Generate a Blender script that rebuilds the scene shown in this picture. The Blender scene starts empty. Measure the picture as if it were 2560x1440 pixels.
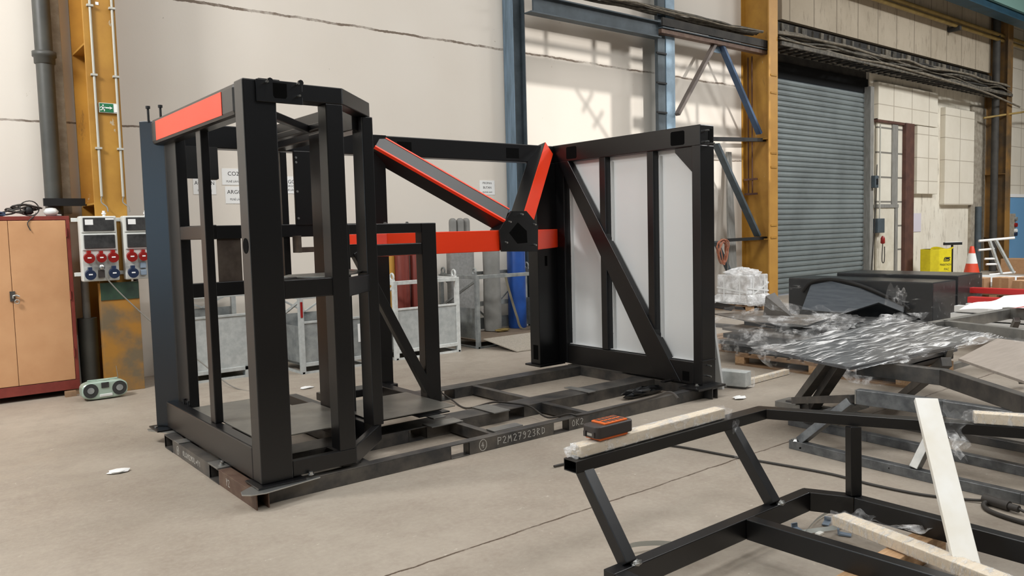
import bpy, bmesh, math, random
from mathutils import Vector, Matrix
random.seed(7)
PI = math.pi
SC = bpy.context.scene
COL = SC.collection
V = Vector

# ------------------------------------------------------------------ materials
def lin(h):
    h = h.lstrip('#')
    out = []
    for i in (0, 2, 4):
        c = int(h[i:i+2], 16) / 255
        out.append(c/12.92 if c <= .04045 else ((c+.055)/1.055)**2.4)
    return out + [1.0]

def new_mat(name):
    m = bpy.data.materials.new(name); m.use_nodes = True
    nt = m.node_tree
    b = nt.nodes['Principled BSDF']
    return m, nt, b

def N(nt, typ, **kw):
    n = nt.nodes.new(typ)
    for k, v in kw.items():
        if k == 'inp':
            for kk, vv in v.items(): n.inputs[kk].default_value = vv
        else: setattr(n, k, v)
    return n

def ramp(nt, fac, stops):
    r = nt.nodes.new('ShaderNodeValToRGB')
    el = r.color_ramp.elements
    while len(el) < len(stops): el.new(.5)
    for e, (p, c) in zip(el, stops):
        e.position = p; e.color = c if len(c) == 4 else tuple(c)+(1,)
    nt.links.new(fac, r.inputs[0])
    return r.outputs[0]

def mixc(nt, fac, a, b, mode='MIX'):
    n = nt.nodes.new('ShaderNodeMix'); n.data_type = 'RGBA'; n.blend_type = mode
    if isinstance(fac, (int, float)): n.inputs[0].default_value = fac
    else: nt.links.new(fac, n.inputs[0])
    for s, i in ((a, 6), (b, 7)):
        if isinstance(s, (list, tuple)): n.inputs[i].default_value = s
        else: nt.links.new(s, n.inputs[i])
    return n.outputs[2]

def noise(nt, scale, detail=4, rough=.6, vec=None, stretch=None, coord='Object'):
    tc = nt.nodes.new('ShaderNodeTexCoord')
    src = tc.outputs[coord] if vec is None else vec
    if stretch:
        mp = nt.nodes.new('ShaderNodeMapping'); mp.inputs['Scale'].default_value = stretch
        nt.links.new(src, mp.inputs[0]); src = mp.outputs[0]
    n = nt.nodes.new('ShaderNodeTexNoise')
    n.inputs['Scale'].default_value = scale; n.inputs['Detail'].default_value = detail; n.inputs['Roughness'].default_value = rough
    nt.links.new(src, n.inputs['Vector'])
    return n.outputs['Fac']

def bump(nt, b, h, strength=.2, dist=.01):
    n = nt.nodes.new('ShaderNodeBump'); n.inputs['Strength'].default_value = strength; n.inputs['Distance'].default_value = dist
    nt.links.new(h, n.inputs['Height']); nt.links.new(n.outputs[0], b.inputs['Normal'])

def simple(name, col, rough=.5, metal=0., var=.0, vscale=6., col2=None, bmp=0., spec=.5, stretch=None, lo=.35, hi=.65, coat=0.):
    m, nt, b = new_mat(name)
    c = lin(col)
    b.inputs['Base Color'].default_value = c
    b.inputs['Roughness'].default_value = rough
    b.inputs['Metallic'].default_value = metal
    b.inputs['Specular IOR Level'].default_value = spec
    if coat: b.inputs['Coat Weight'].default_value = coat; b.inputs['Coat Roughness'].default_value = .2
    if col2:
        f = noise(nt, vscale, stretch=stretch)
        f2 = ramp(nt, f, [(lo, (0, 0, 0, 1)), (hi, (1, 1, 1, 1))])
        nt.links.new(mixc(nt, f2, c, lin(col2)), b.inputs['Base Color'])
        if bmp: bump(nt, b, f, bmp)
    elif bmp:
        bump(nt, b, noise(nt, vscale), bmp)
    return m

M = {}
M['black'] = simple('black_paint', '08080a', .33, bmp=.04, vscale=260, spec=.58, col2='0b0b0d')
M['black_matt'] = simple('black_matt', '0e0e0f', .6)
M['hole'] = simple('dark_inside', '050505', .9, spec=.1)
M['red'] = simple('red_paint', 'fb3f14', .36, spec=.5)
M['white_panel'] = simple('white_panel', 'd6d8d8', .35)
M['raw_steel'] = simple('raw_steel', '7d7d7b', .38, metal=.6, col2='9a9892', vscale=5, bmp=.05)
M['mill_steel'] = simple('mill_steel', '56585a', .38, metal=.5, col2='77797a', vscale=6, bmp=.05, stretch=(2, 2, 2))
M['dark_steel'] = simple('dark_steel', '3f3f40', .4, metal=.4, col2='67625c', vscale=5, bmp=.04)
M['rust_steel'] = simple('rusty_steel', '5a4338', .6, metal=.3, col2='6f5a4c', vscale=9)
M['floor_tint_steel'] = simple('floor_tint_steel', '4a3f38', .45, metal=.4, col2='645a50', vscale=6)  # brown of the reflected floor put into the colour
M['sheet'] = simple('sheet_steel', '77756f', .38, metal=.7, col2='8b8880', vscale=4)
M['zinc'] = simple('zinc_bolt', 'b9bab8', .3, metal=.9)
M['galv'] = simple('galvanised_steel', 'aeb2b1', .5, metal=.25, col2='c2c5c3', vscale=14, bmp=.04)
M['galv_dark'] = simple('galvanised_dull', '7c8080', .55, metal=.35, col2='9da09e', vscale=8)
M['galv_white'] = simple('galvanised_bright', 'dfe1de', .5, metal=.1, col2='c6c9c6', vscale=16)
def yellow_mat(name, c1, c2, vs):
    m, nt, b = new_mat(name)
    f = noise(nt, vs, 5); c = mixc(nt, ramp(nt, f, [(.38, (0, 0, 0, 1)), (.62, (1, 1, 1, 1))]), lin(c1), lin(c2))
    ch = noise(nt, 5., 6, .7, stretch=(1, 1, .5)); c = mixc(nt, ramp(nt, ch, [(.665, (0, 0, 0, 1)), (.68, (.8, .8, .8, 1))]), c, lin('b3a891'))
    ch2 = noise(nt, 3., 6, .75, stretch=(1.3, 1.3, .4)); c = mixc(nt, ramp(nt, ch2, [(.63, (0, 0, 0, 1)), (.70, (.7, .7, .7, 1))]), c, lin('6b4f2a'))
    nt.links.new(c, b.inputs['Base Color']); b.inputs['Roughness'].default_value = .55; bump(nt, b, f, .05); M[name] = m; return m
M['yellow'] = yellow_mat('yellow_paint', 'b68836', 'a2742c', 1.6)
M['yellow_soot'] = simple('sooty_yellow_paint', '8a6530', .65, col2='574733', vscale=.9, lo=.4, hi=.6)
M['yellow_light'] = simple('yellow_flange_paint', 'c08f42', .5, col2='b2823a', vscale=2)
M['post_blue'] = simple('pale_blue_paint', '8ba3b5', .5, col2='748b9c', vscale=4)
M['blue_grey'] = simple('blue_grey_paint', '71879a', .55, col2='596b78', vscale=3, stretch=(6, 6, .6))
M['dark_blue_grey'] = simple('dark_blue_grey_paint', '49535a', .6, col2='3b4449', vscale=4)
M['pipe_soot'] = simple('sooty_pipe', '403d38', .7, col2='302e2b', vscale=3)
M['pipe'] = simple('dark_pipe_paint', '4a4a45', .5, col2='3c3c39', vscale=3)
M['conduit'] = simple('conduit_grey', 'b4b2a8', .45)
M['trim_grey'] = simple('grey_trim', 'a39b8c', .7, col2='857c6e', vscale=8)
M['plastic_grey'] = simple('light_grey_plastic', 'cfd0cb', .4)
M['win_dark'] = simple('smoked_cover', '2c2c2c', .15, col2='454545', vscale=9)
M['sock_red'] = simple('red_plastic', '8e1a18', .35)
M['sock_blue'] = simple('blue_plastic', '22304c', .35)
M['white'] = simple('white_paper', 'e8e8e6', .7)
M['ink'] = simple('black_ink', '1d1d1f', .8)
M['green'] = simple('sign_green', '1d6b44', .5)
M['cab_red'] = simple('cabinet_red', '82372d', .5, col2='702c25', vscale=5)
M['cab_door'] = simple('cabinet_door', 'c99a70', .5, col2='bd8d64', vscale=2.2, bmp=.02)
M['cyl_red'] = simple('red_brown_cylinder', '7e382d', .5, col2='6d2d25', vscale=4, stretch=(8, 8, 1))
M['cyl_grey'] = simple('grey_cylinder', '83827e', .6, col2='767571', vscale=5)
M['cyl_blue'] = simple('blue_cylinder', '1f4f9e', .45, col2='1a4388', vscale=4)
M['quilt'] = simple('grey_quilt', '8d8d8b', .8, bmp=.3, vscale=30, col2='7f7f7d')
M['amber'] = simple('amber_paint', 'b98a3a', .6)
M['checker'] = None
M['wood_grey'] = simple('grey_deck_boards', '7d6d5d', .8, col2='665849', vscale=5, stretch=(1, 12, 1))
M['wood'] = simple('timber', 'c2a07a', .7, col2='ab8560', vscale=5, stretch=(1.2, 12, 12), bmp=.08)
M['wood_pale'] = simple('pale_timber', 'e8dac4', .6, col2='dccbb0', vscale=4, stretch=(1.5, 14, 14))
M['wood_dark'] = simple('pallet_wood', '96785a', .8, col2='7d624a', vscale=7)
M['white_wood'] = simple('white_painted_wood', 'f2f0ea', .5, col2='e8e2d4', vscale=3)
M['orange'] = simple('orange_plastic', 'd9641f', .4)
M['dark_plastic'] = simple('dark_plastic', '3a3432', .45)
M['rubber'] = simple('cable_rubber', '37332f', .6)
M['grey_cable'] = simple('grey_cable', '77736c', .5)
M['strap'] = simple('strapping', 'c9cdc9', .35)
M['clip_blue'] = simple('blue_grey_clip', '7f8d9c', .4)
M['cardboard'] = simple('cardboard', 'b08a66', .8, col2='a37d5a', vscale=6)
M['bin_yellow'] = simple('yellow_card', 'e0cf1c', .55, col2='d2bf14', vscale=8)
M['cone'] = simple('cone_orange', 'd9482a', .5)
M['blue_door'] = simple('blue_door_paint', '6e9fc8', .5)
M['door_white'] = simple('white_door_paint', 'd5cfc0', .6, col2='c3bba9', vscale=3)
M['rust_frame'] = simple('rust_brown_frame', '5c3c30', .7, col2='4b3028', vscale=5)
M['lintel'] = simple('sooty_lintel', '272624', .8, col2='3d3a36', vscale=3)
M['tray'] = simple('sooty_cables', '3d3a34', .7, col2='6b655a', vscale=9)
M['tray_pale'] = simple('dusty_cable', '857c6d', .7, col2='5d574c', vscale=7)
M['hose'] = simple('orange_hose', 'a86a50', .5)
M['plank_grey'] = simple('grey_board', '8c8a85', .6, col2='77756f', vscale=4, stretch=(6, 6, 1))
M['crane'] = simple('crane_blue', '2b4f63', .5, col2='24424f', vscale=2)
M['crane_pale'] = simple('crane_panel', '7ea39b', .6)
M['gas_pipe'] = simple('yellow_pipe_paint', 'a38a52', .5, col2='8c7544', vscale=4)
M['black_glossy'] = simple('black_wrapped_sheet', '101316', .28, col2='161a1e', vscale=3, bmp=.12, spec=.35)
M['grey_glossy'] = simple('grey_coated_sheet', '4d4f52', .3, col2='606264', vscale=2, spec=.6)
M['tan_sheet'] = simple('tan_protected_sheet', '9c9187', .4, col2='aba096', vscale=3, stretch=(1, 9, 1))
M['taupe'] = simple('taupe_protected_sheet', '6f6861', .25, col2='5d5751', vscale=4, spec=.6)
M['radio'] = simple('pale_green_silver', 'a9bcae', .35, metal=.3)
M['speaker'] = simple('speaker_mesh', '2a2b2a', .6, bmp=.4, vscale=300)
M['glass'] = simple('clear_glass', 'd5d8d6', .08, spec=.8)
M['navy'] = simple('navy_cloth', '3e4c66', .8)
M['rag'] = simple('dirty_rag', '6d6552', .9)
M['chalk'] = simple('chalk', 'c9c7c0', .9)
M['red_profile'] = simple('red_profile', 'c22a28', .4)
M['alu'] = simple('white_profile', 'd8d9d8', .35)

def film(name, alpha=.28, scale=9., stretch=None, rough=.12, tint='ffffff', contrast=(.42, .68), amax=.75, bstr=.9):
    m, nt, b = new_mat(name)
    b.inputs['Base Color'].default_value = lin(tint)
    b.inputs['Roughness'].default_value = rough
    b.inputs['Specular IOR Level'].default_value = .9
    f = noise(nt, scale, detail=6, rough=.65, stretch=stretch)
    a = ramp(nt, f, [(contrast[0], (alpha,)*3+(1,)), (contrast[1], (amax,)*3+(1,))])
    nt.links.new(a, b.inputs['Alpha'])
    bump(nt, b, f, bstr, .03)
    return m
M['film'] = film('stretch_film', alpha=.05, amax=.7, scale=4.5, contrast=(.52, .72), rough=.06)
M['film_milky'] = film('milky_stretch_film', alpha=.4, amax=.95, scale=6, contrast=(.4, .65), rough=.1)
M['film_thin'] = film('thin_stretch_film', alpha=.03, amax=.5, scale=4, contrast=(.6, .8), stretch=(3, .8, 3))
M['film_streak'] = film('streaked_stretch_film', alpha=.03, amax=1., scale=5.5, stretch=(.55, 7, 2), contrast=(.50, .62), rough=.08, bstr=.5)
M['film_tight'] = film('tight_stretch_film', alpha=.18, amax=.85, scale=14, contrast=(.5, .7), rough=.1, stretch=(1, 3, 1))

def emit(name, col, s):
    m, nt, b = new_mat(name)
    b.inputs['Base Color'].default_value = lin(col)
    b.inputs['Emission Color'].default_value = lin(col); b.inputs['Emission Strength'].default_value = s
    return m

# ------------------------------------------------------------------ mesh builder
class MB:
    def __init__(s): s.v = []; s.f = []; s.sm = []
    def add(s, vs, fs, smooth=False):
        o = len(s.v); s.v += [tuple(v) for v in vs]
        for f in fs: s.f.append([i+o for i in f]); s.sm.append(smooth)
        return s
    def box(s, x0, x1, y0, y1, z0, z1):
        vs = [(x, y, z) for z in (z0, z1) for y in (y0, y1) for x in (x0, x1)]
        return s.add(vs, [(0, 2, 3, 1), (4, 5, 7, 6), (0, 1, 5, 4), (2, 6, 7, 3), (0, 4, 6, 2), (1, 3, 7, 5)])
    def hexa(s, p):   # 8 points: bottom 4 (ccw), top 4 (ccw)
        return s.add(p, [(3, 2, 1, 0), (4, 5, 6, 7), (0, 1, 5, 4), (1, 2, 6, 5), (2, 3, 7, 6), (3, 0, 4, 7)])
    def beam(s, p, q, w, h, up=(0, 0, 1), roll=0.):
        p = V(p); q = V(q); d = (q-p).normalized(); u = V(up)
        if abs(d.dot(u)) > .999: u = V((0, 1, 0))
        a = d.cross(u).normalized(); b = a.cross(d).normalized()
        if roll: 
            R_ = Matrix.Rotation(roll, 3, d); a = R_ @ a; b = R_ @ b
        a *= w/2; b *= h/2
        return s.hexa([p-a-b, p+a-b, q+a-b, q-a-b, p-a+b, p+a+b, q+a+b, q-a+b])
    def tubebeam(s, p, q, w, h, t=.005, up=(0, 0, 1)):   # open ended hollow section
        p = V(p); q = V(q); d = (q-p).normalized(); u = V(up)
        a = d.cross(u).normalized(); b = a.cross(d).normalized()
        def ring(c, k): 
            A = a*(w/2-k); B = b*(h/2-k); return [c-A-B, c+A-B, c+A+B, c-A+B]
        vs = ring(p, 0)+ring(q, 0)+ring(p, t)+ring(q, t)
        fs = []
        for i in range(4):
            j = (i+1) % 4
            fs += [(i, j, 4+j, 4+i), (8+j, 8+i, 12+i, 12+j), (j, i, 8+i, 8+j), (4+i, 4+j, 12+j, 12+i)]
        return s.add(vs, fs)
    def prism(s, pts, vec):
        n = len(pts); vec = V(vec); pts = [V(p) for p in pts]
        vs = pts+[p+vec for p in pts]
        fs = [list(range(n))[::-1], list(range(n, 2*n))]+[(i, (i+1) % n, n+(i+1) % n, n+i) for i in range(n)]
        return s.add(vs, fs)
    def prism_xy(s, pts, z0, z1): return s.prism([(x, y, z0) for x, y in pts], (0, 0, z1-z0))
    def cyl(s, p, q, r, seg=12, r2=None, cap=True):
        p = V(p); q = V(q); d = (q-p).normalized(); u = V((0, 0, 1)) if abs(d.z) < .95 else V((1, 0, 0))
        a = d.cross(u).normalized(); b = a.cross(d); r2 = r if r2 is None else r2
        vs = []
        for c, rr in ((p, r), (q, r2)):
            for i in range(seg):
                t = 2*PI*i/seg; vs.append(c+a*math.cos(t)*rr+b*math.sin(t)*rr)
        s.add(vs, [(i, (i+1) % seg, seg+(i+1) % seg, seg+i) for i in range(seg)], True)
        if cap: s.add(vs, [list(range(seg))[::-1], list(range(seg, 2*seg))])
        return s
    def lathe(s, c, prof, seg=20):
        c = V(c); vs = []
        for r, z in prof:
            for i in range(seg):
                t = 2*PI*i/seg; vs.append(c+V((r*math.cos(t), r*math.sin(t), z)))
        fs = []
        for k in range(len(prof)-1):
            for i in range(seg): j = (i+1) % seg; fs.append((k*seg+i, k*seg+j, (k+1)*seg+j, (k+1)*seg+i))
        s.add(vs, fs, True)
        s.add(vs, [list(range(seg))[::-1], list(range((len(prof)-1)*seg, len(prof)*seg))])
        return s
    def tube(s, pts, r, seg=7, closed=False):
        pts = [V(p) for p in pts]; n = len(pts); vs = []; a = None
        for i, p in enumerate(pts):
            if closed: d = pts[(i+1) % n]-pts[i-1]
            else: d = pts[min(i+1, n-1)]-pts[max(i-1, 0)]
            d.normalize()
            if a is None:
                u = V((0, 0, 1)) if abs(d.z) < .9 else V((1, 0, 0)); a = d.cross(u).normalized()
            else:
                a = (a-d*a.dot(d)).normalized()
            b = d.cross(a)
            rr = r[i] if isinstance(r, (list, tuple)) else r
            for k in range(seg):
                t = 2*PI*k/seg; vs.append(p+a*math.cos(t)*rr+b*math.sin(t)*rr)
        fs = []
        for i in range(n if closed else n-1):
            for k in range(seg):
                m = (k+1) % seg; j = (i+1) % n
                fs.append((i*seg+k, i*seg+m, j*seg+m, j*seg+k))
        s.add(vs, fs, True)
        if not closed: s.add(vs, [list(range(seg))[::-1], list(range((n-1)*seg, n*seg))])
        return s
    def ribbon(s, pts, side, t=.002):     # flat strip swept along pts
        pts = [V(p) for p in pts]; side = V(side); vs = []
        for p in pts: vs += [p-side, p+side, p+side+V((0, 0, t)), p-side+V((0, 0, t))]
        fs = [(3, 2, 1, 0), tuple(4*(len(pts)-1)+i for i in range(4))]
        for i in range(len(pts)-1):
            for k in range(4): m = (k+1) % 4; fs.append((4*i+k, 4*i+m, 4*i+4+m, 4*i+4+k))
        return s.add(vs, fs)
    def grid(s, fn, nu, nv, t=0., smooth=True):   # surface fn(u,v)
        vs = [V(fn(i/nu, j/nv)) for j in range(nv+1) for i in range(nu+1)]
        fs = [(j*(nu+1)+i, j*(nu+1)+i+1, (j+1)*(nu+1)+i+1, (j+1)*(nu+1)+i) for j in range(nv) for i in range(nu)]
        return s.add(vs, fs, smooth)
    def build(s, name, mat, parent=None, bevel=0., seg=2, loc=None):
        me = bpy.data.meshes.new(name)
        L = V((0, 0, 0))
        if parent is not None:
            p = parent
            while p is not None: L += p.location; p = p.parent
        elif loc is not None: L = V(loc)
        me.from_pydata([tuple(V(v)-L) for v in s.v], [], s.f)
        for p, sm in zip(me.polygons, s.sm): p.use_smooth = sm
        bm = bmesh.new(); bm.from_mesh(me); bmesh.ops.recalc_face_normals(bm, faces=bm.faces); bm.to_mesh(me); bm.free()
        o = bpy.data.objects.new(name, me); COL.objects.link(o)
        me.materials.append(M[mat] if isinstance(mat, str) else mat)
        if parent is not None: o.parent = parent
        elif loc is not None: o.location = loc
        if bevel:
            b = o.modifiers.new('bevel', 'BEVEL'); b.width = bevel; b.segments = seg; b.limit_method = 'ANGLE'; b.angle_limit = .6
            b.harden_normals = False
        return o

def tag(o, label=None, cat=None, group=None, kind=None):
    if label: o['label'] = label
    if cat: o['category'] = cat
    if group: o['group'] = group
    if kind: o['kind'] = kind
    return o

def thing(name, label, cat, loc=(0, 0, 0), group=None, rz=0.):
    o = bpy.data.objects.new(name, None); COL.objects.link(o)
    o.empty_display_size = .2; o.location = loc; o.rotation_euler = (0, 0, rz)
    return tag(o, label, cat, group)

def struct(name, mb, mat, **k):
    return tag(mb.build(name, mat, **k), kind='structure')

def dup(root, loc, rz=None, label=None, group=None):
    r = root.copy(); COL.objects.link(r); r.location = loc
    if rz is not None: r.rotation_euler = (0, 0, rz)
    if label: r['label'] = label
    if group: r['group'] = group
    for ch in list(root.children):
        c = ch.copy(); COL.objects.link(c); c.parent = r
        for g in list(ch.children):
            d = g.copy(); COL.objects.link(d); d.parent = c
    return r

def text(name, body, size, org, xd, yd, mat, parent, sx=1., align='LEFT'):
    cu = bpy.data.curves.new(name, 'FONT'); cu.body = body; cu.size = size; cu.extrude = .0004; cu.align_x = align; cu.resolution_u = 3
    t = bpy.data.objects.new(name, cu); COL.objects.link(t)
    bpy.context.view_layer.update()
    me = bpy.data.meshes.new_from_object(t.evaluated_get(bpy.context.evaluated_depsgraph_get()))
    bpy.data.objects.remove(t)
    xd = V(xd).normalized(); yd = V(yd).normalized(); zd = xd.cross(yd)
    L = V((0, 0, 0)); p = parent
    while p is not None: L += p.location; p = p.parent
    o3 = V(org)-L
    for v in me.vertices:
        c = v.co.copy(); v.co = o3+xd*c.x*sx+yd*c.y+zd*c.z
    me.materials.clear(); me.materials.append(M[mat])
    ob = bpy.data.objects.new(name, me); COL.objects.link(ob); ob.parent = parent
    return ob

def arc(c, r, a0, a1, n, ax=(1, 0, 0), ay=(0, 0, 1)):
    c = V(c); ax = V(ax); ay = V(ay)
    return [c+ax*r*math.cos(a0+(a1-a0)*i/n)+ay*r*math.sin(a0+(a1-a0)*i/n) for i in range(n+1)]

def smooth_path(pts, n=8):        # catmull-rom
    pts = [V(p) for p in pts]; P = [pts[0]]+pts+[pts[-1]]; out = []
    for i in range(1, len(P)-2):
        a, b, c, d = P[i-1:i+3]
        for k in range(n):
            t = k/n
            out.append(.5*((2*b)+(c-a)*t+(2*a-5*b+4*c-d)*t*t+(3*b-a-3*c+d)*t**3))
    out.append(pts[-1]); return out
# ------------------------------------------------------------------ setting materials
def line_mask(nt, coord_sock, at, width, wob=None, wamt=.02):
    s = coord_sock
    if wob is not None:
        a = N(nt, 'ShaderNodeMath', operation='MULTIPLY_ADD'); nt.links.new(wob, a.inputs[0]); a.inputs[1].default_value = wamt; nt.links.new(s, a.inputs[2]); s = a.outputs[0]
        at += wamt*.5
    d = N(nt, 'ShaderNodeMath', operation='SUBTRACT'); nt.links.new(s, d.inputs[0]); d.inputs[1].default_value = at
    b = N(nt, 'ShaderNodeMath', operation='ABSOLUTE'); nt.links.new(d.outputs[0], b.inputs[0])
    c = N(nt, 'ShaderNodeMath', operation='LESS_THAN'); nt.links.new(b.outputs[0], c.inputs[0]); c.inputs[1].default_value = width
    return c.outputs[0]

def mod_mask(nt, sock, period, width, off=0.):
    a = N(nt, 'ShaderNodeMath', operation='SUBTRACT'); nt.links.new(sock, a.inputs[0]); a.inputs[1].default_value = off
    b = N(nt, 'ShaderNodeMath', operation='FLOORED_MODULO'); nt.links.new(a.outputs[0], b.inputs[0]); b.inputs[1].default_value = period
    c = N(nt, 'ShaderNodeMath', operation='LESS_THAN'); nt.links.new(b.outputs[0], c.inputs[0]); c.inputs[1].default_value = width
    return c.outputs[0]

def mx(nt, *socks):
    o = socks[0]
    for s in socks[1:]:
        m = N(nt, 'ShaderNodeMath', operation='MAXIMUM'); nt.links.new(o, m.inputs[0]); nt.links.new(s, m.inputs[1]); o = m.outputs[0]
    return o

def mul(nt, s, k):
    m = N(nt, 'ShaderNodeMath', operation='MULTIPLY'); nt.links.new(s, m.inputs[0])
    if isinstance(k, float): m.inputs[1].default_value = k
    else: nt.links.new(k, m.inputs[1])
    return m.outputs[0]

# white plaster wall: joints, chips and patches
m, nt, b = new_mat('white_plaster'); M['plaster'] = m
geo = N(nt, 'ShaderNodeNewGeometry'); sep = N(nt, 'ShaderNodeSeparateXYZ'); nt.links.new(geo.outputs['Position'], sep.inputs[0])
wn = noise(nt, 3., 5, .7, vec=geo.outputs['Position'])
big = noise(nt, .35, 3, .5, vec=geo.outputs['Position'])
base = mixc(nt, ramp(nt, big, [(.4, (0, 0, 0, 1)), (.6, (1, 1, 1, 1))]), lin('ddd6cc'), lin('d8d0c5'))
spots = noise(nt, 1.9, 7, .75, vec=geo.outputs['Position'])
base = mixc(nt, ramp(nt, spots, [(.69, (0, 0, 0, 1)), (.71, (.8, .8, .8, 1))]), base, lin('b9ad9b'))
fine = noise(nt, 11., 4, .6, vec=geo.outputs['Position'])
base = mixc(nt, ramp(nt, fine, [(.74, (0, 0, 0, 1)), (.76, (.7, .7, .7, 1))]), base, lin('8a7d6c'))
j1 = line_mask(nt, sep.outputs[2], 2.90, .011, wn, .05); j2 = line_mask(nt, sep.outputs[2], 4.42, .016, wn, .07)
jn = mul(nt, mx(nt, j1, j2), ramp(nt, noise(nt, 2.2, 4, .7, vec=geo.outputs['Position']), [(.35, (.25, .25, .25, 1)), (.55, (1, 1, 1, 1))]))
base = mixc(nt, jn, base, lin('75675a'))
nt.links.new(base, b.inputs['Base Color']); b.inputs['Roughness'].default_value = .75
bump(nt, b, wn, .12, .02)

# concrete floor
m, nt, b = new_mat('concrete_floor'); M['floor'] = m
geo = N(nt, 'ShaderNodeNewGeometry'); P_ = geo.outputs['Position']
sep = N(nt, 'ShaderNodeSeparateXYZ'); nt.links.new(P_, sep.inputs[0])
n1 = noise(nt, .7, 5, .6, vec=P_); n2 = noise(nt, 3.2, 6, .7, vec=P_); n3 = noise(nt, 34., 3, .6, vec=P_); n4 = noise(nt, 7., 6, .75, vec=P_, stretch=(1, 1, 1))
c = mixc(nt, ramp(nt, n1, [(.38, (0, 0, 0, 1)), (.62, (1, 1, 1, 1))]), lin('94897c'), lin('a3998c'))
c = mixc(nt, ramp(nt, n2, [(.45, (0, 0, 0, 1)), (.75, (.55, .55, .55, 1))]), c, lin('84776a'))
c = mixc(nt, ramp(nt, n3, [(.4, (0, 0, 0, 1)), (.8, (.35, .35, .35, 1))]), c, lin('b3a99c'))
c = mixc(nt, ramp(nt, n4, [(.655, (0, 0, 0, 1)), (.69, (.75, .75, .75, 1))]), c, lin('c4bcb0'))
sc2 = noise(nt, 5., 7, .8, vec=P_, stretch=(1, 3, 1))
c = mixc(nt, ramp(nt, sc2, [(.65, (0, 0, 0, 1)), (.70, (.55, .55, .55, 1))]), c, lin('6e5f51'))
sc3 = noise(nt, 13., 5, .7, vec=P_, stretch=(1, 2.2, 1))
c = mixc(nt, ramp(nt, sc3, [(.66, (0, 0, 0, 1)), (.70, (.6, .6, .6, 1))]), c, lin('cdc6bb'))
cr = line_mask(nt, sep.outputs[1], 3.19, .007, n2, .05)
cr = mul(nt, cr, ramp(nt, noise(nt, 4, 4, .7, vec=P_), [(.3, (.3, .3, .3, 1)), (.5, (1, 1, 1, 1))]))
c = mixc(nt, cr, c, lin('55473b'))
nt.links.new(c, b.inputs['Base Color'])
rr = ramp(nt, n2, [(.3, (.42,)*3+(1,)), (.7, (.62,)*3+(1,))]); nt.links.new(rr, b.inputs['Roughness'])
b.inputs['Specular IOR Level'].default_value = .45
bump(nt, b, n3, .12, .01)

# concrete slabs of the upper bay wall, sooty along their lower edge
def slab(name, c1, c2, px=None, pz=None, offx=0., offz=0., dirt=True, wx=.03, wz=.02, jc='6f6455'):
    m, nt, b = new_mat(name)
    geo = N(nt, 'ShaderNodeNewGeometry'); P_ = geo.outputs['Position']; sep = N(nt, 'ShaderNodeSeparateXYZ'); nt.links.new(P_, sep.inputs[0])
    n1 = noise(nt, .9, 5, .65, vec=P_); n2 = noise(nt, 6., 6, .7, vec=P_, stretch=(1.6, 1.6, .35))
    c = mixc(nt, ramp(nt, n1, [(.35, (0, 0, 0, 1)), (.65, (1, 1, 1, 1))]), lin(c1), lin(c2))
    if dirt: c = mixc(nt, ramp(nt, n2, [(.55, (0, 0, 0, 1)), (.72, (.7, .7, .7, 1))]), c, lin('7d705f'))
    ms = []
    if px: ms.append(mod_mask(nt, sep.outputs[0], px, wx, offx))
    if pz: ms.append(mod_mask(nt, sep.outputs[2], pz, wz, offz))
    if ms: c = mixc(nt, mul(nt, mx(nt, *ms), .75), c, lin(jc))
    nt.links.new(c, b.inputs['Base Color']); b.inputs['Roughness'].default_value = .8
    bump(nt, b, n2, .15, .02)
    M[name] = m
slab('bay_slabs', 'baad99', 'ac9f8b', px=.96, offx=15.48, wx=.035)
slab('bay_white', 'e2dccd', 'd6cebe')
slab('bay_blocks', 'd9d2c3', 'd1c9b9', px=1.0, pz=.62, offx=23.4, offz=.15, wx=.04, wz=.022, dirt=False, jc='9a8f7e')
slab('door_boards', 'd6d1c3', 'cbc4b5', pz=.62, wz=.045, offz=.2, dirt=False, jc='2a2724')

# roller shutter: profiled slats in real relief
m, nt, b = new_mat('shutter_grey'); M['shutter'] = m
b.inputs['Roughness'].default_value = .5; b.inputs['Metallic'].default_value = .2
n1 = noise(nt, .8, 4, .6); nt.links.new(mixc(nt, ramp(nt, n1, [(.4, (0, 0, 0, 1)), (.65, (1, 1, 1, 1))]), lin('7f8787'), lin('6f7676')), b.inputs['Base Color'])

# ------------------------------------------------------------------ hall shell
XL, XR, YF, YB, ZC = -9., 40., -12., 9.85, 10.5
struct('floor', MB().box(XL, XR, YF, 10.6, -.2, 0), 'floor')
M['ceil'] = simple('ceiling_sheet', '8f8a80', .8)
M['hall_wall'] = simple('hall_wall_paint', '3a3834', .8)
M['hall_white'] = simple('hall_wall_white', 'd8d2c6', .8)
struct('ceiling', MB().box(XL, XR, YF, 10.6, ZC, ZC+.2), 'ceil')
struct('wall_left', MB().box(XL-.2, XL, YF, 10.6, 0, ZC), 'hall_white')
struct('wall_right', MB().box(XR, XR+.2, YF, 10.6, 0, ZC), 'hall_wall')
# front wall (behind the photographer) with a clerestory opening set to place the sun patches
g = MB()
WX0, WX1, WZ0, WZ1 = 5.85, 11.9, 5.7, 8.2
g.box(XL, XR, YF-.2, YF, 0, WZ0).box(XL, XR, YF-.2, YF, WZ1, ZC).box(XL, WX0, YF-.2, YF, WZ0, WZ1).box(WX1, XR, YF-.2, YF, WZ0, WZ1)
struct('wall_front', g, 'hall_wall')
struct('wall_back', MB().box(XL, 15.0, YB, YB+.25, 0, ZC), 'plaster')
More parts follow.
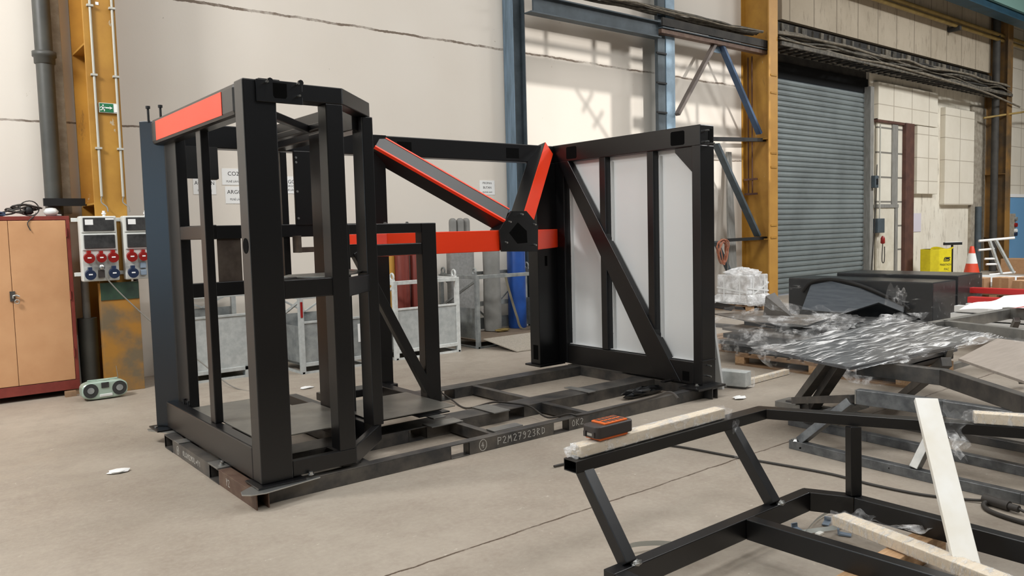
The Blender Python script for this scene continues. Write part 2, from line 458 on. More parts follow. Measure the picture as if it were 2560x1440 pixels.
# bay wall right of the yellow column
struct('wall_bay', MB().box(19.42, 26.4, YB+.02, YB+.3, 0, 5.6), 'bay_white')
struct('wall_upper', MB().box(15.2, 26.2, 9.62, 10.2, 5.9, ZC), 'bay_slabs')
struct('wall_far', MB().box(26.4, XR, YB, YB+.25, 0, ZC), 'bay_blocks')
# blockwork panels standing proud of the wall
for i, (x0, x1, z0, z1) in enumerate([(19.62, 22.95, 4.12, 5.05), (21.75, 23.0, 2.3, 4.10), (23.45, 25.4, 2.0, 4.72)]):
    struct('trim_%d' % (i+1), MB().box(x0, x1, YB-.12, YB+.02, z0, z1), 'bay_blocks', bevel=.01)
struct('trim_4', MB().box(25.4, 26.4, YB-.06, YB+.02, 0, 4.9), 'trim_grey', bevel=.01)
# lintel, soffit and dark recess over the shutter
struct('trim_5', MB().box(14.6, 26.4, 9.72, 10.3, 5.62, 5.9).box(14.6, 26.4, 9.95, 10.3, 5.0, 5.62), 'lintel')
# roller door 1
dr = tag(bpy.data.objects.new('door_1', None), 'grey roller shutter door of horizontal slats beside the yellow column', None, kind='structure'); COL.objects.link(dr); dr.location = (17.4, 9.95, 0)
g = MB(); z = 0.03; pitch = .118
while z < 4.74:
    prof = [(0, z), (-.026, z+.014), (-.034, z+.055), (-.026, z+.096), (0, z+.107), (0, z+pitch)]
    vs = []
    for dy, zz in prof: vs += [(15.3, 9.93+dy, zz), (19.3, 9.93+dy, zz)]
    g.add(vs, [(2*i, 2*i+1, 2*i+3, 2*i+2) for i in range(len(prof)-1)])
    z += pitch
g.build('slats', 'shutter', dr)
M['housing'] = simple('shaded_housing', '0d0e0f', .8, spec=.2)  # near-black: shade of the recess over the door put into the colour
MB().box(14.9, 19.6, 9.9, 10.3, 4.76, 5.1).build('roller_housing', 'housing', dr)
MB().box(19.25, 19.42, 9.74, 9.97, 0, 4.9).build('guide_rail', 'plank_grey', dr, bevel=.006)
MB().box(14.95, 15.2, 9.74, 9.97, 0, 4.9).build('guide_rail', 'plank_grey', dr, bevel=.006)
# personnel door 2 with rust brown frame
d2 = tag(bpy.data.objects.new('door_2', None), 'tall boarded wicket door in a rust brown steel frame', None, kind='structure'); COL.objects.link(d2); d2.location = (20.4, 9.85, 0)
MB().box(19.72, 20.72, 9.80, 9.85, 2.0, 4.1).build('upper_boards', 'door_boards', d2)
MB().box(19.72, 20.62, 9.79, 9.84, 0, 1.93).build('door_leaf', 'door_white', d2, bevel=.006)
MB().box(20.45, 20.75, 9.77, 9.85, 2.02, 4.08).build('cover_strip', 'plank_grey', d2)
MB().box(20.64, 20.78, 9.77, 9.85, 0, 2.0).build('cover_strip', 'plank_grey', d2)
MB().box(20.78, 21.05, 9.80, 9.85, 0, 4.08).build('side_boards', 'door_boards', d2)
MB().box(19.66, 20.8, 9.76, 9.85, 1.93, 2.02).build('transom', 'plank_grey', d2)
MB().box(21.05, 21.52, 9.70, 9.86, 0, 4.12).build('frame_post', 'rust_frame', d2, bevel=.01)
MB().box(19.62, 21.5, 9.74, 9.86, 4.06, 4.16).build('frame_head', 'rust_frame', d2, bevel=.01)
# blue door 3 at the far right
d3 = tag(bpy.data.objects.new('door_3', None), 'pale blue door at the far right edge', None, kind='structure'); COL.objects.link(d3); d3.location = (28.9, 9.85, 0)
MB().box(28.3, 30.0, 9.78, 9.85, .1, 2.25).build('door_leaf', 'blue_door', d3, bevel=.01)
MB().box(28.2, 28.3, 9.76, 9.86, 0, 2.35).box(28.2, 30.1, 9.76, 9.86, 2.25, 2.35).build('frame', 'white', d3)
MB().box(28.42, 28.5, 9.74, 9.78, 1.0, 1.16).build('handle', 'black_matt', d3)

# ------------------------------------------------------------------ columns
def h_column(name, label, x0, x1, yf, yb, zt=ZC, mats=('yellow', 'yellow', 'yellow'), stiff=()):
    r = thing(name, label, 'column', ((x0+x1)/2, (yf+yb)/2, 0))
    xm = (x0+x1)/2
    MB().box(x0, x1, yf, yf+.03, 0, zt).build('front_flange', mats[0], r, bevel=.004)
    MB().box(xm-.012, xm+.012, yf+.03, yb-.03, 0, zt).build('web', mats[1], r)
    MB().box(x0, x1, yb-.03, yb, 0, zt).build('back_flange', mats[2], r)
    for z in stiff:
        MB().box(x0+.005, xm-.012, yf+.03, yb-.03, z, z+.02).build('stiffener', mats[1], r)
    return r
c1 = h_column('steel_column', 'yellow steel column behind the two socket panels, with a green exit sign', 1.80, 2.11, 9.15, 9.83, stiff=(3.62, 1.98))
M['col_base'] = simple('worn_base_plate', 'a0702a', .6, col2='6e5f48', vscale=2.6, lo=.42, hi=.62)
MB().box(1.78, 2.16, 9.06, 9.15, 0, 1.16).build('base_plate', 'col_base', c1, bevel=.004)
MB().box(1.785, 2.155, 9.052, 9.06, .98, 1.16).build('green_band', simple('green_band', '2e4a35', .6, col2='23302a', vscale=6), c1)
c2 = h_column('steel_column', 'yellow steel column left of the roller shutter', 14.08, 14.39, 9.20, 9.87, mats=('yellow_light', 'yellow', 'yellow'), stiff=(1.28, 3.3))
for z in (4.55, 4.2, 3.0, 2.72, 1.55, 1.3):
    MB().box(14.13, 14.34, 9.185, 9.20, z, z+.035).build('cleat', 'yellow', c2)
for xx, yy in ((14.12, 9.62), (14.16, 9.74)):
    MB().cyl((xx, yy, 2.2), (xx, yy, 5.0), .014, 8).build('conduit', 'rust_frame', c2)
MB().box(14.10, 14.13, 9.5, 9.8, 2.2, 2.24).box(14.10, 14.13, 9.5, 9.8, 2.5, 2.54).build('conduit_bracket', 'rust_frame', c2)
c3 = h_column('steel_column', 'sooty yellow steel column between the white bay and the blue door', 26.36, 26.7, 9.20, 9.83, mats=('yellow_soot', 'yellow_soot', 'yellow_soot'), stiff=(2.9, 1.0))
# grey trim strip beside the left column
tag(MB().box(1.60, 1.69, 9.72, 9.85, 1.9, ZC).build('cover_strip', 'trim_grey', loc=(1.64, 9.8, 1.9), bevel=.006), 'narrow grey cover strip on the wall between dark pipe and yellow column', 'trim strip')
# drain pipe with collar and clamp
r = thing('drain_pipe', 'dark grey vertical drain pipe on the wall left of the yellow column', 'pipe', (1.53, 9.68, 0))
MB().cyl((1.515, 9.68, 1.86), (1.515, 9.68, ZC), .085, 20).build('pipe', 'pipe', r)
MB().lathe((1.515, 9.68, 3.52), [(.085, -.05), (.1, -.04), (.1, .02), (.115, .03), (.115, .08), (.085, .085)], 24).build('collar', 'pipe', r)
MB().box(1.40, 1.79, 9.55, 9.60, 1.98, 2.06).build('clamp', 'black_matt', r)
# lower pipes behind the panels
r = thing('standpipe', 'thick dark standpipe beneath the left socket panel', 'pipe', (1.70, 9.42, 0))
MB().cyl((1.71, 9.42, 0), (1.71, 9.42, .78), .095, 18).build('pipe', 'pipe', r)
MB().cyl((1.71, 9.42, .78), (1.71, 9.42, 1.2), .04, 12).build('neck', 'plank_grey', r)
tag(MB().cyl((2.2, 9.35, 0), (2.2, 9.35, 1.2), .025, 10).build('steel_rod', 'black_matt', loc=(2.2, 9.35, 0)), 'thin black vertical rod right of the worn column base', 'rod')
tag(MB().prism([(1.58, 9.30, 0), (1.60, 9.30, 0), (1.59, 9.30, .62), (1.575, 9.30, .62)], (0, .4, 0)).build('metal_strip', 'plank_grey', loc=(1.6, 9.4, 0)), 'grey metal strip standing against the red cabinet side', 'strip')
# conduits on column 1
for xx, lab in ((1.868, 'left of two thin grey conduits on the yellow column, beside the exit sign'), (2.075, 'right of two thin grey conduits on the yellow column, beside the exit sign')):
    r = thing('conduit', lab, 'conduit', (xx, 9.13, 2.05), 'conduits on the yellow column')
    MB().cyl((xx, 9.13, 2.06), (xx, 9.13, 8), .0125, 10).build('pipe', 'conduit', r)
    for z in (2.55, 3.3, 4.0): MB().box(xx-.03, xx+.03, 9.11, 9.15, z, z+.02).build('clip', 'conduit', r)
    MB().tube(smooth_path([(xx, 9.13, 2.06), (xx-.01, 9.11, 2.0), (xx+.03, 9.07, 1.95), (xx+.035, 9.05, 1.9)], 5), .007).build('cable_tail', 'grey_cable', r)
# exit sign
r = thing('exit_sign', 'green running-man exit sign with arrow on the yellow column', 'sign', (1.99, 9.135, 2.98))
MB().box(1.895, 2.085, 9.128, 9.15, 2.93, 3.03).build('panel', 'plastic_grey', r)
MB().box(1.90, 2.03, 9.124, 9.128, 2.936, 3.024).build('green_field', 'green', r)
g = MB(); y = 9.121
def bar2(x0, z0, x1, z1, w): g.beam((x0, y, z0), (x1, y, z1), .004, w, up=(0, 1, 0)) if False else g.prism(_quad(x0, z0, x1, z1, w), (0, .003, 0))
def _quad(x0, z0, x1, z1, w):
    d = V((x1-x0, 0, z1-z0)).normalized(); n = V((-d.z, 0, d.x))*w/2
    a = V((x0, y, z0)); b_ = V((x1, y, z1)); return [a-n, b_-n, b_+n, a+n]
def runner(ox, oz, s):
    for a in [(0, .62, .02, .36, .16), (.02, .36, .2, .26, .1), (.2, .26, .16, .06, .09), (.02, .38, -.12, .22, .1), (-.12, .22, -.3, .2, .09), (0, .6, .2, .5, .08), (.2, .5, .3, .58, .07), (0, .6, -.2, .58, .08), (-.2, .58, -.26, .42, .07)]:
        bar2(ox+a[0]*s, oz+a[1]*s, ox+a[2]*s, oz+a[3]*s, a[4]*s)
    g.cyl((ox+.06*s, y, oz+.78*s), (ox+.06*s, y+.003, oz+.78*s), .085*s, 12)
runner(1.928, 2.938, .085)
bar2(1.955, 2.98, 1.998, 2.98, .012); g.prism([(1.995, y, 2.965), (2.022, y, 2.98), (1.995, y, 2.995)], (0, .003, 0))
g.build('pictogram', 'white', r)
MB().box(2.036, 2.08, 9.124, 9.128, 2.94, 3.02).build('door_mark', 'white', r)
tag(MB().box(1.925, 1.955, 9.146, 9.15, 4.03, 4.06).build('number_tag', 'white', loc=(1.94, 9.148, 4.04)), 'small white number tag high on the yellow column', 'tag')

# ------------------------------------------------------------------ blue posts, braces and beams
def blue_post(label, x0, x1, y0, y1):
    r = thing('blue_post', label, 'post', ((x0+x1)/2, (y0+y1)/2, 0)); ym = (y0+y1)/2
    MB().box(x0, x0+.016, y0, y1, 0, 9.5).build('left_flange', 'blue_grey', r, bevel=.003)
    MB().box(x1-.016, x1, y0, y1, 0, 9.5).build('right_flange', 'dark_blue_grey', r, bevel=.003)  # right flange and web darker: the post's shaded side put into the colour
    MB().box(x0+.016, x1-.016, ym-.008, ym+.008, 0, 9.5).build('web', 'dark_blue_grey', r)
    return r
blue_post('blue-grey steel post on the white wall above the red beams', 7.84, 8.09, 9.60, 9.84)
r = thing('blue_post', 'pale blue steel post beside the clipped dark duct', 'post', (11.38, 9.55, 0))
MB().box(11.26, 11.50, 9.45, 9.466, 0, 9.5).build('front_flange', 'post_blue', r, bevel=.003)
MB().box(11.37, 11.39, 9.466, 9.70, 0, 9.5).build('web', 'post_blue', r)
MB().box(11.26, 11.50, 9.70, 9.716, 0, 9.5).build('back_flange', 'post_blue', r)
r = thing('cable_duct', 'dark vertical cable duct with rungs left of the pale blue post', 'duct', (11.15, 9.5, 0))
MB().box(11.05, 11.245, 9.46, 9.54, 0, 9.5).build('duct', 'dark_blue_grey', r, bevel=.01)
for k in range(9):
    z = .5+k*.52; MB().box(10.99, 11.25, 9.43, 9.46, z, z+.03).build('rung', 'black_matt', r)
YV = 9.45
r = thing('brace', 'blue inverted V brace hanging under the overhead beam', 'brace', (12.7, YV, 3.3))
MB().prism([(12.5, YV, 5.2), (12.95, YV, 5.2), (12.85, YV, 4.88), (12.6, YV, 4.88)], (0, .02, 0)).build('gusset_plate', 'blue_grey', r)
MB().beam((12.68, YV-.04, 5.1), (11.5, YV-.04, 3.62), .06, .1, up=(0, 1, 0)).build('grey_leg', simple('brown_grey_paint', '746963', .6, col2='5f5650', vscale=4), r, bevel=.004)
M['blue_brace'] = simple('blue_brace_paint', '2b4160', .55, col2='36506e', vscale=4)
MB().beam((12.74, YV-.04, 5.12), (14.06, YV-.04, 3.42), .06, .12, up=(0, 1, 0)).build('blue_leg', 'blue_brace', r, bevel=.004)
r = thing('brace', 'dark blue lower brace from steel frame corner down to yellow column bracket', 'brace', (13.2, 9.42, 1.3))
MB().beam((12.62, 9.40, 3.14), (13.98, 9.40, 1.36), .06, .14, up=(0, 1, 0)).build('diagonal', 'dark_blue_grey', r, bevel=.004)
MB().beam((12.2, 9.40, 3.22), (14.2, 9.40, 3.30), .1, .07).build('upper_bar', 'black_matt', r)
MB().beam((12.8, 9.38, 1.30), (14.2, 9.38, 1.31), .1, .06).build('lower_bar', 'black_matt', r)
MB().beam((12.62, 9.42, 1.28), (13.2, 9.42, .45), .05, .1, up=(0, 1, 0)).build('lower_diagonal', 'dark_blue_grey', r)
tag(MB().prism([(13.16, 9.50, .0), (13.46, 9.50, .0), (13.56, 9.72, 3.06), (13.42, 9.72, 3.06)], (0, .04, 0)).build('leaning_board', 'plank_grey', loc=(13.3, 9.6, 0)), 'long grey board leaning upright beside the yellow column', 'board')
# hose coil
r = thing('hose_coil', 'orange-brown hose coiled on the lower brace bar', 'hose', (12.72, 9.34, 1.0))
pts = []
for k in range(90):
    a = k/90*2*PI*5.5; rr = .13+.035*math.sin(k*.37)+.02*math.sin(k*1.3)
    pts.append((12.72+rr*math.cos(a)*1.05+.02*math.sin(k*.2), 9.32+.04*math.sin(k*.5), 1.08+.25*math.sin(a)*(.9+.1*math.sin(k*.23))))
MB().tube(pts, .011, 6).build('coil', 'hose', r)
MB().tube(smooth_path([(12.85, 9.33, 1.0), (12.86, 9.32, .7), (12.8, 9.32, .45), (12.9, 9.3, .25)], 6), .01).build('tail', 'grey_cable', r)
# overhead beam + cable tray
r = thing('overhead_beam', 'blue-grey horizontal beam high on the white wall between the blue posts', 'beam', (9.5, 9.45, 5))
MB().box(8.1, 11.0, 9.40, 9.43, 4.93, 5.17).build('web', 'dark_blue_grey', r)
MB().box(8.0, 11.0, 9.33, 9.50, 5.17, 5.19).build('top_flange', 'dark_blue_grey', r)
MB().box(8.0, 11.0, 9.33, 9.50, 4.91, 4.93).build('bottom_flange', 'dark_blue_grey', r)
r = thing('overhead_beam', 'dark rusty channel carrying cables to the yellow column', 'beam', (12.7, 9.4, 5.2))
MB().box(11.0, 14.4, 9.30, 9.34, 5.12, 5.26).build('channel', 'lintel', r)
MB().box(11.0, 14.4, 9.33, 9.46, 5.0, 5.07).build('rusty_angle', 'rust_steel', r)
MB().box(11.0, 14.4, 9.30, 9.46, 5.08, 5.10).build('flange', 'dark_blue_grey', r)
r = thing('cable_run', 'bundle of dusty cables lying along the overhead beams', 'cables', (10.5, 9.3, 5.25))
rnd = random.Random(3)
for k in range(9):
    y0 = 9.26+.03*k; zz = 5.36+.012*(k % 4)
    pts = [(8.4+i*.62, y0+rnd.uniform(-.02, .02), zz+rnd.uniform(-.02, .03)+(.0 if i < 8 else .03*(i-8))) for i in range(10)]
    MB().tube(smooth_path(pts, 3), .014+.006*(k % 3), 6).build('cable', 'tray' if k % 3 else 'tray_pale', r)
# sooty cable gantry above the shutter
r = thing('cable_gantry', 'sooty cable ladder crowded with cables above the roller shutter', 'cable tray', (20, 9.45, 5.2))
MB().box(14.45, 26.6, 9.15, 9.19, 5.18, 5.26).box(14.45, 26.6, 9.60, 9.64, 5.18, 5.26).build('side_rail', 'tray', r)
for k in range(40): MB().box(14.5+k*.3, 14.54+k*.3, 9.19, 9.60, 5.16, 5.2).build('rung', 'lintel', r)
MB().box(14.45, 26.4, 9.66, 9.70, 5.28, 5.84).build('back_channel', 'lintel', r)
for k in range(34): MB().box(14.6+k*.35+rnd.uniform(-.1, .1), 14.66+k*.35+rnd.uniform(0, .12), 9.62, 9.66, 5.3, 5.82).build('hanger', 'tray_pale' if k % 3 == 0 else 'tray', r)
for k in range(26):
    y0 = 9.18+.016*k; pts = []
    dz = rnd.uniform(-.06, .22)
    for i in range(14):
        pts.append((14.4+i*.93, y0+rnd.uniform(-.06, .06), 5.26+dz+rnd.uniform(-.06, .07)))
    MB().tube(smooth_path(pts, 3), rnd.choice((.012, .018, .028)), 6).build('cable', rnd.choice(('tray', 'tray', 'lintel', 'tray_pale')), r)
MB().tube(smooth_path([(15.1, 9.5, 5.62), (15.9, 9.35, 5.42), (16.4, 9.2, 5.28), (17.6, 9.15, 5.25), (19, 9.12, 5.27), (22, 9.12, 5.2), (24.5, 9.12, 5.12), (27, 9.1, 4.9)], 6), .026, 8).build('main_pipe', 'tray_pale', r)
# yellow-brown gas pipes running along the upper wall, and the crane girder
for dz, lab in ((0, 'upper of two yellow-brown pipes crossing the high bay wall'), (-.14, 'lower of two yellow-brown pipes crossing the high bay wall')):
    tag(MB().cyl((14.6, 9.4, 6.96+dz), (33, 9.4, 6.99+dz), .055, 10).build('gas_pipe', 'gas_pipe', loc=(20, 9.4, 6.9)), lab, 'pipe', 'gas pipes on the high wall')
tag(MB().box(23.2, 23.32, 9.3, 9.62, 6.7, 6.82).build('pipe_bracket', 'lintel', loc=(23.2, 9.4, 6.75)), 'dark bracket carrying the two yellow-brown pipes', 'bracket')
r = thing('crane_girder', 'dark blue crane girder with pale green panel at the top right corner', 'girder', (27, 8.7, 7.3))
MB().box(17, 34, 8.6, 8.66, 7.05, 7.75).build('web', 'crane', r)
MB().box(17, 34, 8.45, 8.8, 7.02, 7.05).build('flange', 'crane', r)
MB().box(20, 34, 8.5, 8.58, 7.3, 8.2).build('pale_panel', 'crane_pale', r)
tag(MB().tube(smooth_path([(25.7, 9.6, 4.55), (26.9, 9.1, 4.72), (28.6, 9.3, 4.9), (31, 9.4, 4.85)], 5), .03, 8).build('gas_pipe', 'gas_pipe', loc=(27, 9.4, 4.7)), 'thin yellow-brown pipe crossing the sooty column at the right edge', 'pipe')
tag(MB().cyl((26.15, 9.45, 0), (26.15, 9.45, ZC), .1, 14).build('downpipe', 'pipe_soot', loc=(26.15, 9.45, 0)), 'dark downpipe in the recess of the sooty column', 'pipe')
tag(MB().cyl((25.75, 9.72, 0), (25.75, 9.72, 1.95), .09, 12).build('downpipe', 'dark_blue_grey', loc=(25.75, 9.72, 0)), 'short blue-grey pipe at the right end of the white bay wall', 'pipe')
# shutter control box with red pendant
r = thing('control_box', 'grey door control box with red pendant right of the shutter', 'control box', (19.6, 9.7, 1.3))
MB().box(19.5, 19.85, 9.66, 9.80, 1.3, 1.66).build('box', 'dark_blue_grey', r, bevel=.01)
MB().cyl((19.66, 9.7, 1.62), (19.66, 9.7, 4.0), .018, 8).build('conduit', 'conduit', r)
MB().lathe((19.75, 9.66, 1.02), [(.02, 0), (.055, .02), (.05, .14), (.02, .2)], 10).build('pendant', 'sock_red', r)
MB().tube(smooth_path([(19.75, 9.66, 1.03), (19.72, 9.66, .6), (19.84, 9.66, .58), (19.85, 9.66, .95)], 6), .012).build('loop_cable', 'rubber', r)
MB().tube([(19.55, 9.72, 3.0), (19.5, 9.72, 2.0), (19.3, 9.72, .1)], .012).build('feed_cable', 'rubber', r)
r = thing('switch_box', 'small grey switch box on the shutter guide rail', 'switch', (19.36, 9.72, 2.4)); MB().box(19.3, 19.48, 9.64, 9.74, 2.42, 2.72).build('box', 'dark_blue_grey', r, bevel=.006)
MB().box(19.36, 19.42, 9.62, 9.64, 2.5, 2.64).build('key', 'black_matt', r)
tag(MB().box(21.78, 22.3, 9.855, 9.868, 1.28, 1.78).build('notice', simple('lilac_paper', 'c9c3cc', .8), loc=(22, 9.86, 1.5)), 'faded lilac notice sheet on the white bay wall', 'notice')
r = thing('socket_panel', 'grey socket panel at the far right beside the blue door', 'socket panel', (27.9, 9.6, 1.2))
MB().box(27.55, 28.05, 9.5, 9.75, 1.0, 1.72).build('body', 'trim_grey', r, bevel=.01)
for z, mm in ((1.55, 'galv_dark'), (1.36, 'sock_red'), (1.18, 'white'), (1.08, 'sock_blue')):
    MB().cyl((28.0, 9.44, z), (28.0, 9.52, z), .07, 10).build('socket', mm, r)
# ------------------------------------------------------------------ the transport skid under the machine frame
sk = thing('transport_skid', 'low welded dark steel skid with fork pockets and chalk marks, carrying the black machine frame', 'skid', (1.64, 4.48, 0))
def channel_rail(name, x0, x1, y0, y1, z1, pockets, axis, mat, out):
    """long rail with rectangular fork pockets cut through its upright face"""
    g = MB(); t = .008
    lo, hi = (x0, x1) if axis == 'x' else (y0, y1)
    cuts = sorted(pockets); segs = []; p = lo
    for a, b in cuts: segs.append((p, a)); p = b
    segs.append((p, hi))
    def bx(a, b, c0, c1, za, zb):
        if axis == 'x': g.box(a, b, c0, c1, za, zb)
        else: g.box(c0, c1, a, b, za, zb)
    f0, f1 = (y0, y1) if axis == 'x' else (x0, x1)
    bx(lo, hi, f0, f1, z1-t, z1)                    # top flange
    for a, b in segs:
        bx(a, b, f0, f0+t, 0, z1-t)                  # outer web
        bx(a, b, f1-t, f1, 0, z1-t)
    for a, b in cuts:
        bx(a-.006, a, f0, f1, 0, z1-t); bx(b, b+.006, f0, f1, 0, z1-t); bx(a, b, f0-.004, f1+.004, 0, .006)
    return g.build(name, mat, sk, bevel=.002)
channel_rail('long_rail', 1.715, 5.90, 4.545, 4.62, .10, [(3.06, 3.215), (4.03, 4.185)], 'x', 'dark_steel', 0)
channel_rail('long_rail', 1.715, 5.90, 5.145, 5.385, .10, [(3.08, 3.24), (4.06, 4.22)], 'x', 'dark_steel', 0)
channel_rail('long_rail', 1.715, 5.90, 6.20, 6.375, .10, [(3.08, 3.24), (4.09, 4.23)], 'x', 'dark_steel', 0)
channel_rail('end_rail', 1.635, 1.715, 5.13, 6.37, .10, [(5.131, 5.31), (6.16, 6.355)], 'y', 'dark_steel', 0)
channel_rail('end_rail', 1.635, 1.715, 4.48, 5.129, .10, [], 'y', 'rust_steel', 0)
channel_rail('end_rail', 5.90, 5.98, 4.45, 6.40, .10, [], 'y', 'dark_steel', 0)
for x, y0, y1 in ((3.46, 4.62, 5.145), (4.42, 4.62, 5.145), (4.44, 5.385, 6.20), (2.4, 4.62, 5.145), (2.6, 5.385, 6.2)):
    MB().box(x, x+.06, y0, y1, .012, .097).build('cross_member', 'dark_steel', sk, bevel=.002)
for (x0, x1, y0, y1) in ((3.235, 3.53, 5.06, 5.2), (3.86, 4.03, 5.09, 5.40), (4.97, 5.06, 5.12, 5.45), (3.40, 3.52, 5.29, 5.5), (3.50, 3.78, 4.62, 4.72)):
    MB().box(x0, x1, y0, y1, .100, .109).build('pad_plate', 'raw_steel', sk, bevel=.002)
# thin lug plates sticking out at the corners + bolts
MB().prism_xy([(1.60, 4.46), (1.56, 4.50), (1.575, 4.56), (1.66, 4.62), (2.05, 4.53), (2.05, 4.50), (1.68, 4.44)], .1, .108).build('lug_plate', 'zinc', sk, bevel=.002)
MB().prism_xy([(1.62, 6.60), (1.575, 6.62), (1.57, 6.56), (1.66, 6.38), (1.76, 6.34), (1.76, 6.44)], .1, .108).build('lug_plate', 'raw_steel', sk, bevel=.002)
MB().box(1.63, 1.77, 5.14, 5.33, .1, .107).build('lug_plate', 'raw_steel', sk, bevel=.002)
MB().box(1.63, 1.77, 5.98, 6.1, .1, .107).build('lug_plate', 'raw_steel', sk, bevel=.002)
def bolt(parent, c, axis=(0, 0, 1), r=.012, h=.018, mat='zinc', name='bolt'):
    c = V(c); a = V(axis); g = MB(); g.cyl(c, c+a*.004, r*1.5, 12); g.cyl(c+a*.004, c+a*h, r, 6); return g.build(name, mat, parent)
for c in ((2.00, 4.525, .127), (1.68, 5.20, .107), (1.70, 5.24, .107), (1.63, 6.57, .108), (5.80, 4.55, .127)): bolt(sk, c, r=.013)
# chalk lettering, drawn as thin strokes on the webs
STROKES = {
 'P': [[(0, 0), (0, 1), (.55, .92), (.5, .55), (.05, .5)]], '2': [[(0, .85), (.3, 1), (.55, .75), (.05, .05), (.6, 0)]],
 'M': [[(0, 0), (.15, 1), (.35, .45), (.55, 1), (.7, 0)]], '7': [[(0, 1), (.55, 1), (.2, 0)], [(.1, .5), (.5, .5)]],
 '9': [[(.5, .8), (.2, 1), (0, .7), (.3, .55), (.5, .8), (.4, .1), (.1, 0)]], '3': [[(0, .95), (.4, 1), (.45, .7), (.2, .52), (.5, .3), (.35, 0), (0, .05)]],
 'R': [[(0, 0), (0, 1), (.5, .85), (.05, .5), (.5, 0)]], 'D': [[(.05, 0), (.05, 1), (.5, .8), (.5, .2), (.05, 0)]],
 'O': [[(.3, 1), (0, .6), (.1, .05), (.45, .1), (.55, .6), (.3, 1)]], 'K': [[(0, 0), (0, 1)], [(.5, 1), (.05, .45), (.55, 0)]],
 '4': [[(.35, 1), (0, .4), (.55, .4)], [(.4, .7), (.35, 0)]], '1': [[(.1, .7), (.3, 1), (.3, 0)]], ' ': [], 'L': [[(0, 1), (0, 0), (.5, 0)]], 'Y': [[(0, 1), (.25, .5)], [(.5, 1), (.15, 0)]],
 '~': [[(0, .3), (.2, .7), (.4, .2), (.6, .6)]], '(': [[(.5+.5*math.cos(a*PI/8), .5+.62*math.sin(a*PI/8)) for a in range(17)]]}
def chalk(parent, s, org, xd, h, sp=.72, w=.0035, nrm=None, yd=(0, 0, 1), name='chalk_mark', mat='chalk', t=.001):
    g = MB(); o = V(org); xd = V(xd).normalized(); yd = V(yd); n = xd.cross(yd); x = 0
    for ch in s:
        for st in STROKES[ch]:
            for a, b in zip(st[:-1], st[1:]):
                p = o+xd*(x+a[0]*h)+yd*a[1]*h; q = o+xd*(x+b[0]*h)+yd*b[1]*h
                d = (q-p).normalized(); sd = d.cross(n)*w/2
                g.prism([p-sd-d*w*.3, q-sd+d*w*.3, q+sd+d*w*.3, p+sd-d*w*.3], n*t)
        x += h*(sp if ch not in 'M4(' else sp*1.15)
    return g.build(name, mat, parent)
chalk(sk, 'P2M27923RD', (3.475, 4.545, .028), (1, 0, 0), .052, .9)
chalk(sk, '(', (3.305, 4.545, .018), (1, 0, 0), .066, w=.004); chalk(sk, '4', (3.325, 4.545, .03), (1, 0, 0), .04)
chalk(sk, 'OK2', (4.225, 4.545, .03), (1, 0, 0), .05, .9)
chalk(sk, 'OLKM2MDL~Y1', (1.635, 5.90, .032), (0, -1, 0), .036, 1.0); chalk(sk, '(', (1.635, 6.05, .02), (0, -1, 0), .05); chalk(sk, '4', (1.635, 6.035, .03), (0, -1, 0), .03)
chalk(sk, 'Y2', (1.635, 4.99, .03), (0, -1, 0), .045)

# ------------------------------------------------------------------ the black machine frame
mf = thing('machine_frame', 'large black painted steel machine frame with red beams and white panels, on the low skid', 'machine frame', (1.7, 4.55, .112))
Z0, ZT = .12, 2.515
def part(name, mb, mat='black', bevel=.006, parent=None): return mb.build(name, mat, parent or mf, bevel=bevel)
B_ = lambda *a: MB().box(*a)
# feet
part('foot_plate', B_(1.66, 1.96, 4.50, 4.72, .109, Z0), bevel=.002)
part('foot_plate', B_(1.60, 1.92, 6.42, 6.66, .109, Z0), bevel=.002)
part('foot_plate', B_(5.55, 5.92, 6.46, 6.72, .1, Z0), bevel=.002)
part('foot_plate', B_(5.70, 6.10, 4.45, 4.68, .1, Z0), bevel=.002)
part('foot_plate', B_(3.32, 3.62, 5.38, 5.50, .109, Z0), bevel=.002)
# left tower: near corner post, chamfered corner column at the back, chamfer posts
post = part('corner_post', B_(1.70, 1.90, 4.55, 4.69, Z0, ZT), bevel=.008)
g = MB(); g.prism([V((1.699, 4.62+.042*math.cos(a*PI/12), 1.548+.046*math.sin(a*PI/12))) for a in range(24)], (-.0012, 0, 0))
part('cable_hole', g, 'hole', 0, post)
part('corner_post', MB().prism_xy([(1.645, 6.61), (1.78, 6.45), (1.79, 6.21), (1.865, 6.21), (1.9, 6.61)], Z0, ZT), bevel=.006)
part('front_post', B_(2.215, 2.33, 4.551, 4.67, .225, 2.41))
part('front_post', B_(2.665, 2.749, 4.93, 5.08, .24, 2.41))
part('rear_post', B_(2.54, 2.66, 5.30, 5.52, .12, 2.34))
part('rear_post', B_(2.62, 2.66, 5.20, 5.30, .12, 2.34))
part('mid_post', B_(1.738, 1.795, 5.46, 5.56, .325, 2.33))
for zc in (1.9, 2.13, 1.25): bolt(mf, (2.663, 5.25, zc), (1, 0, 0), .008, .01)
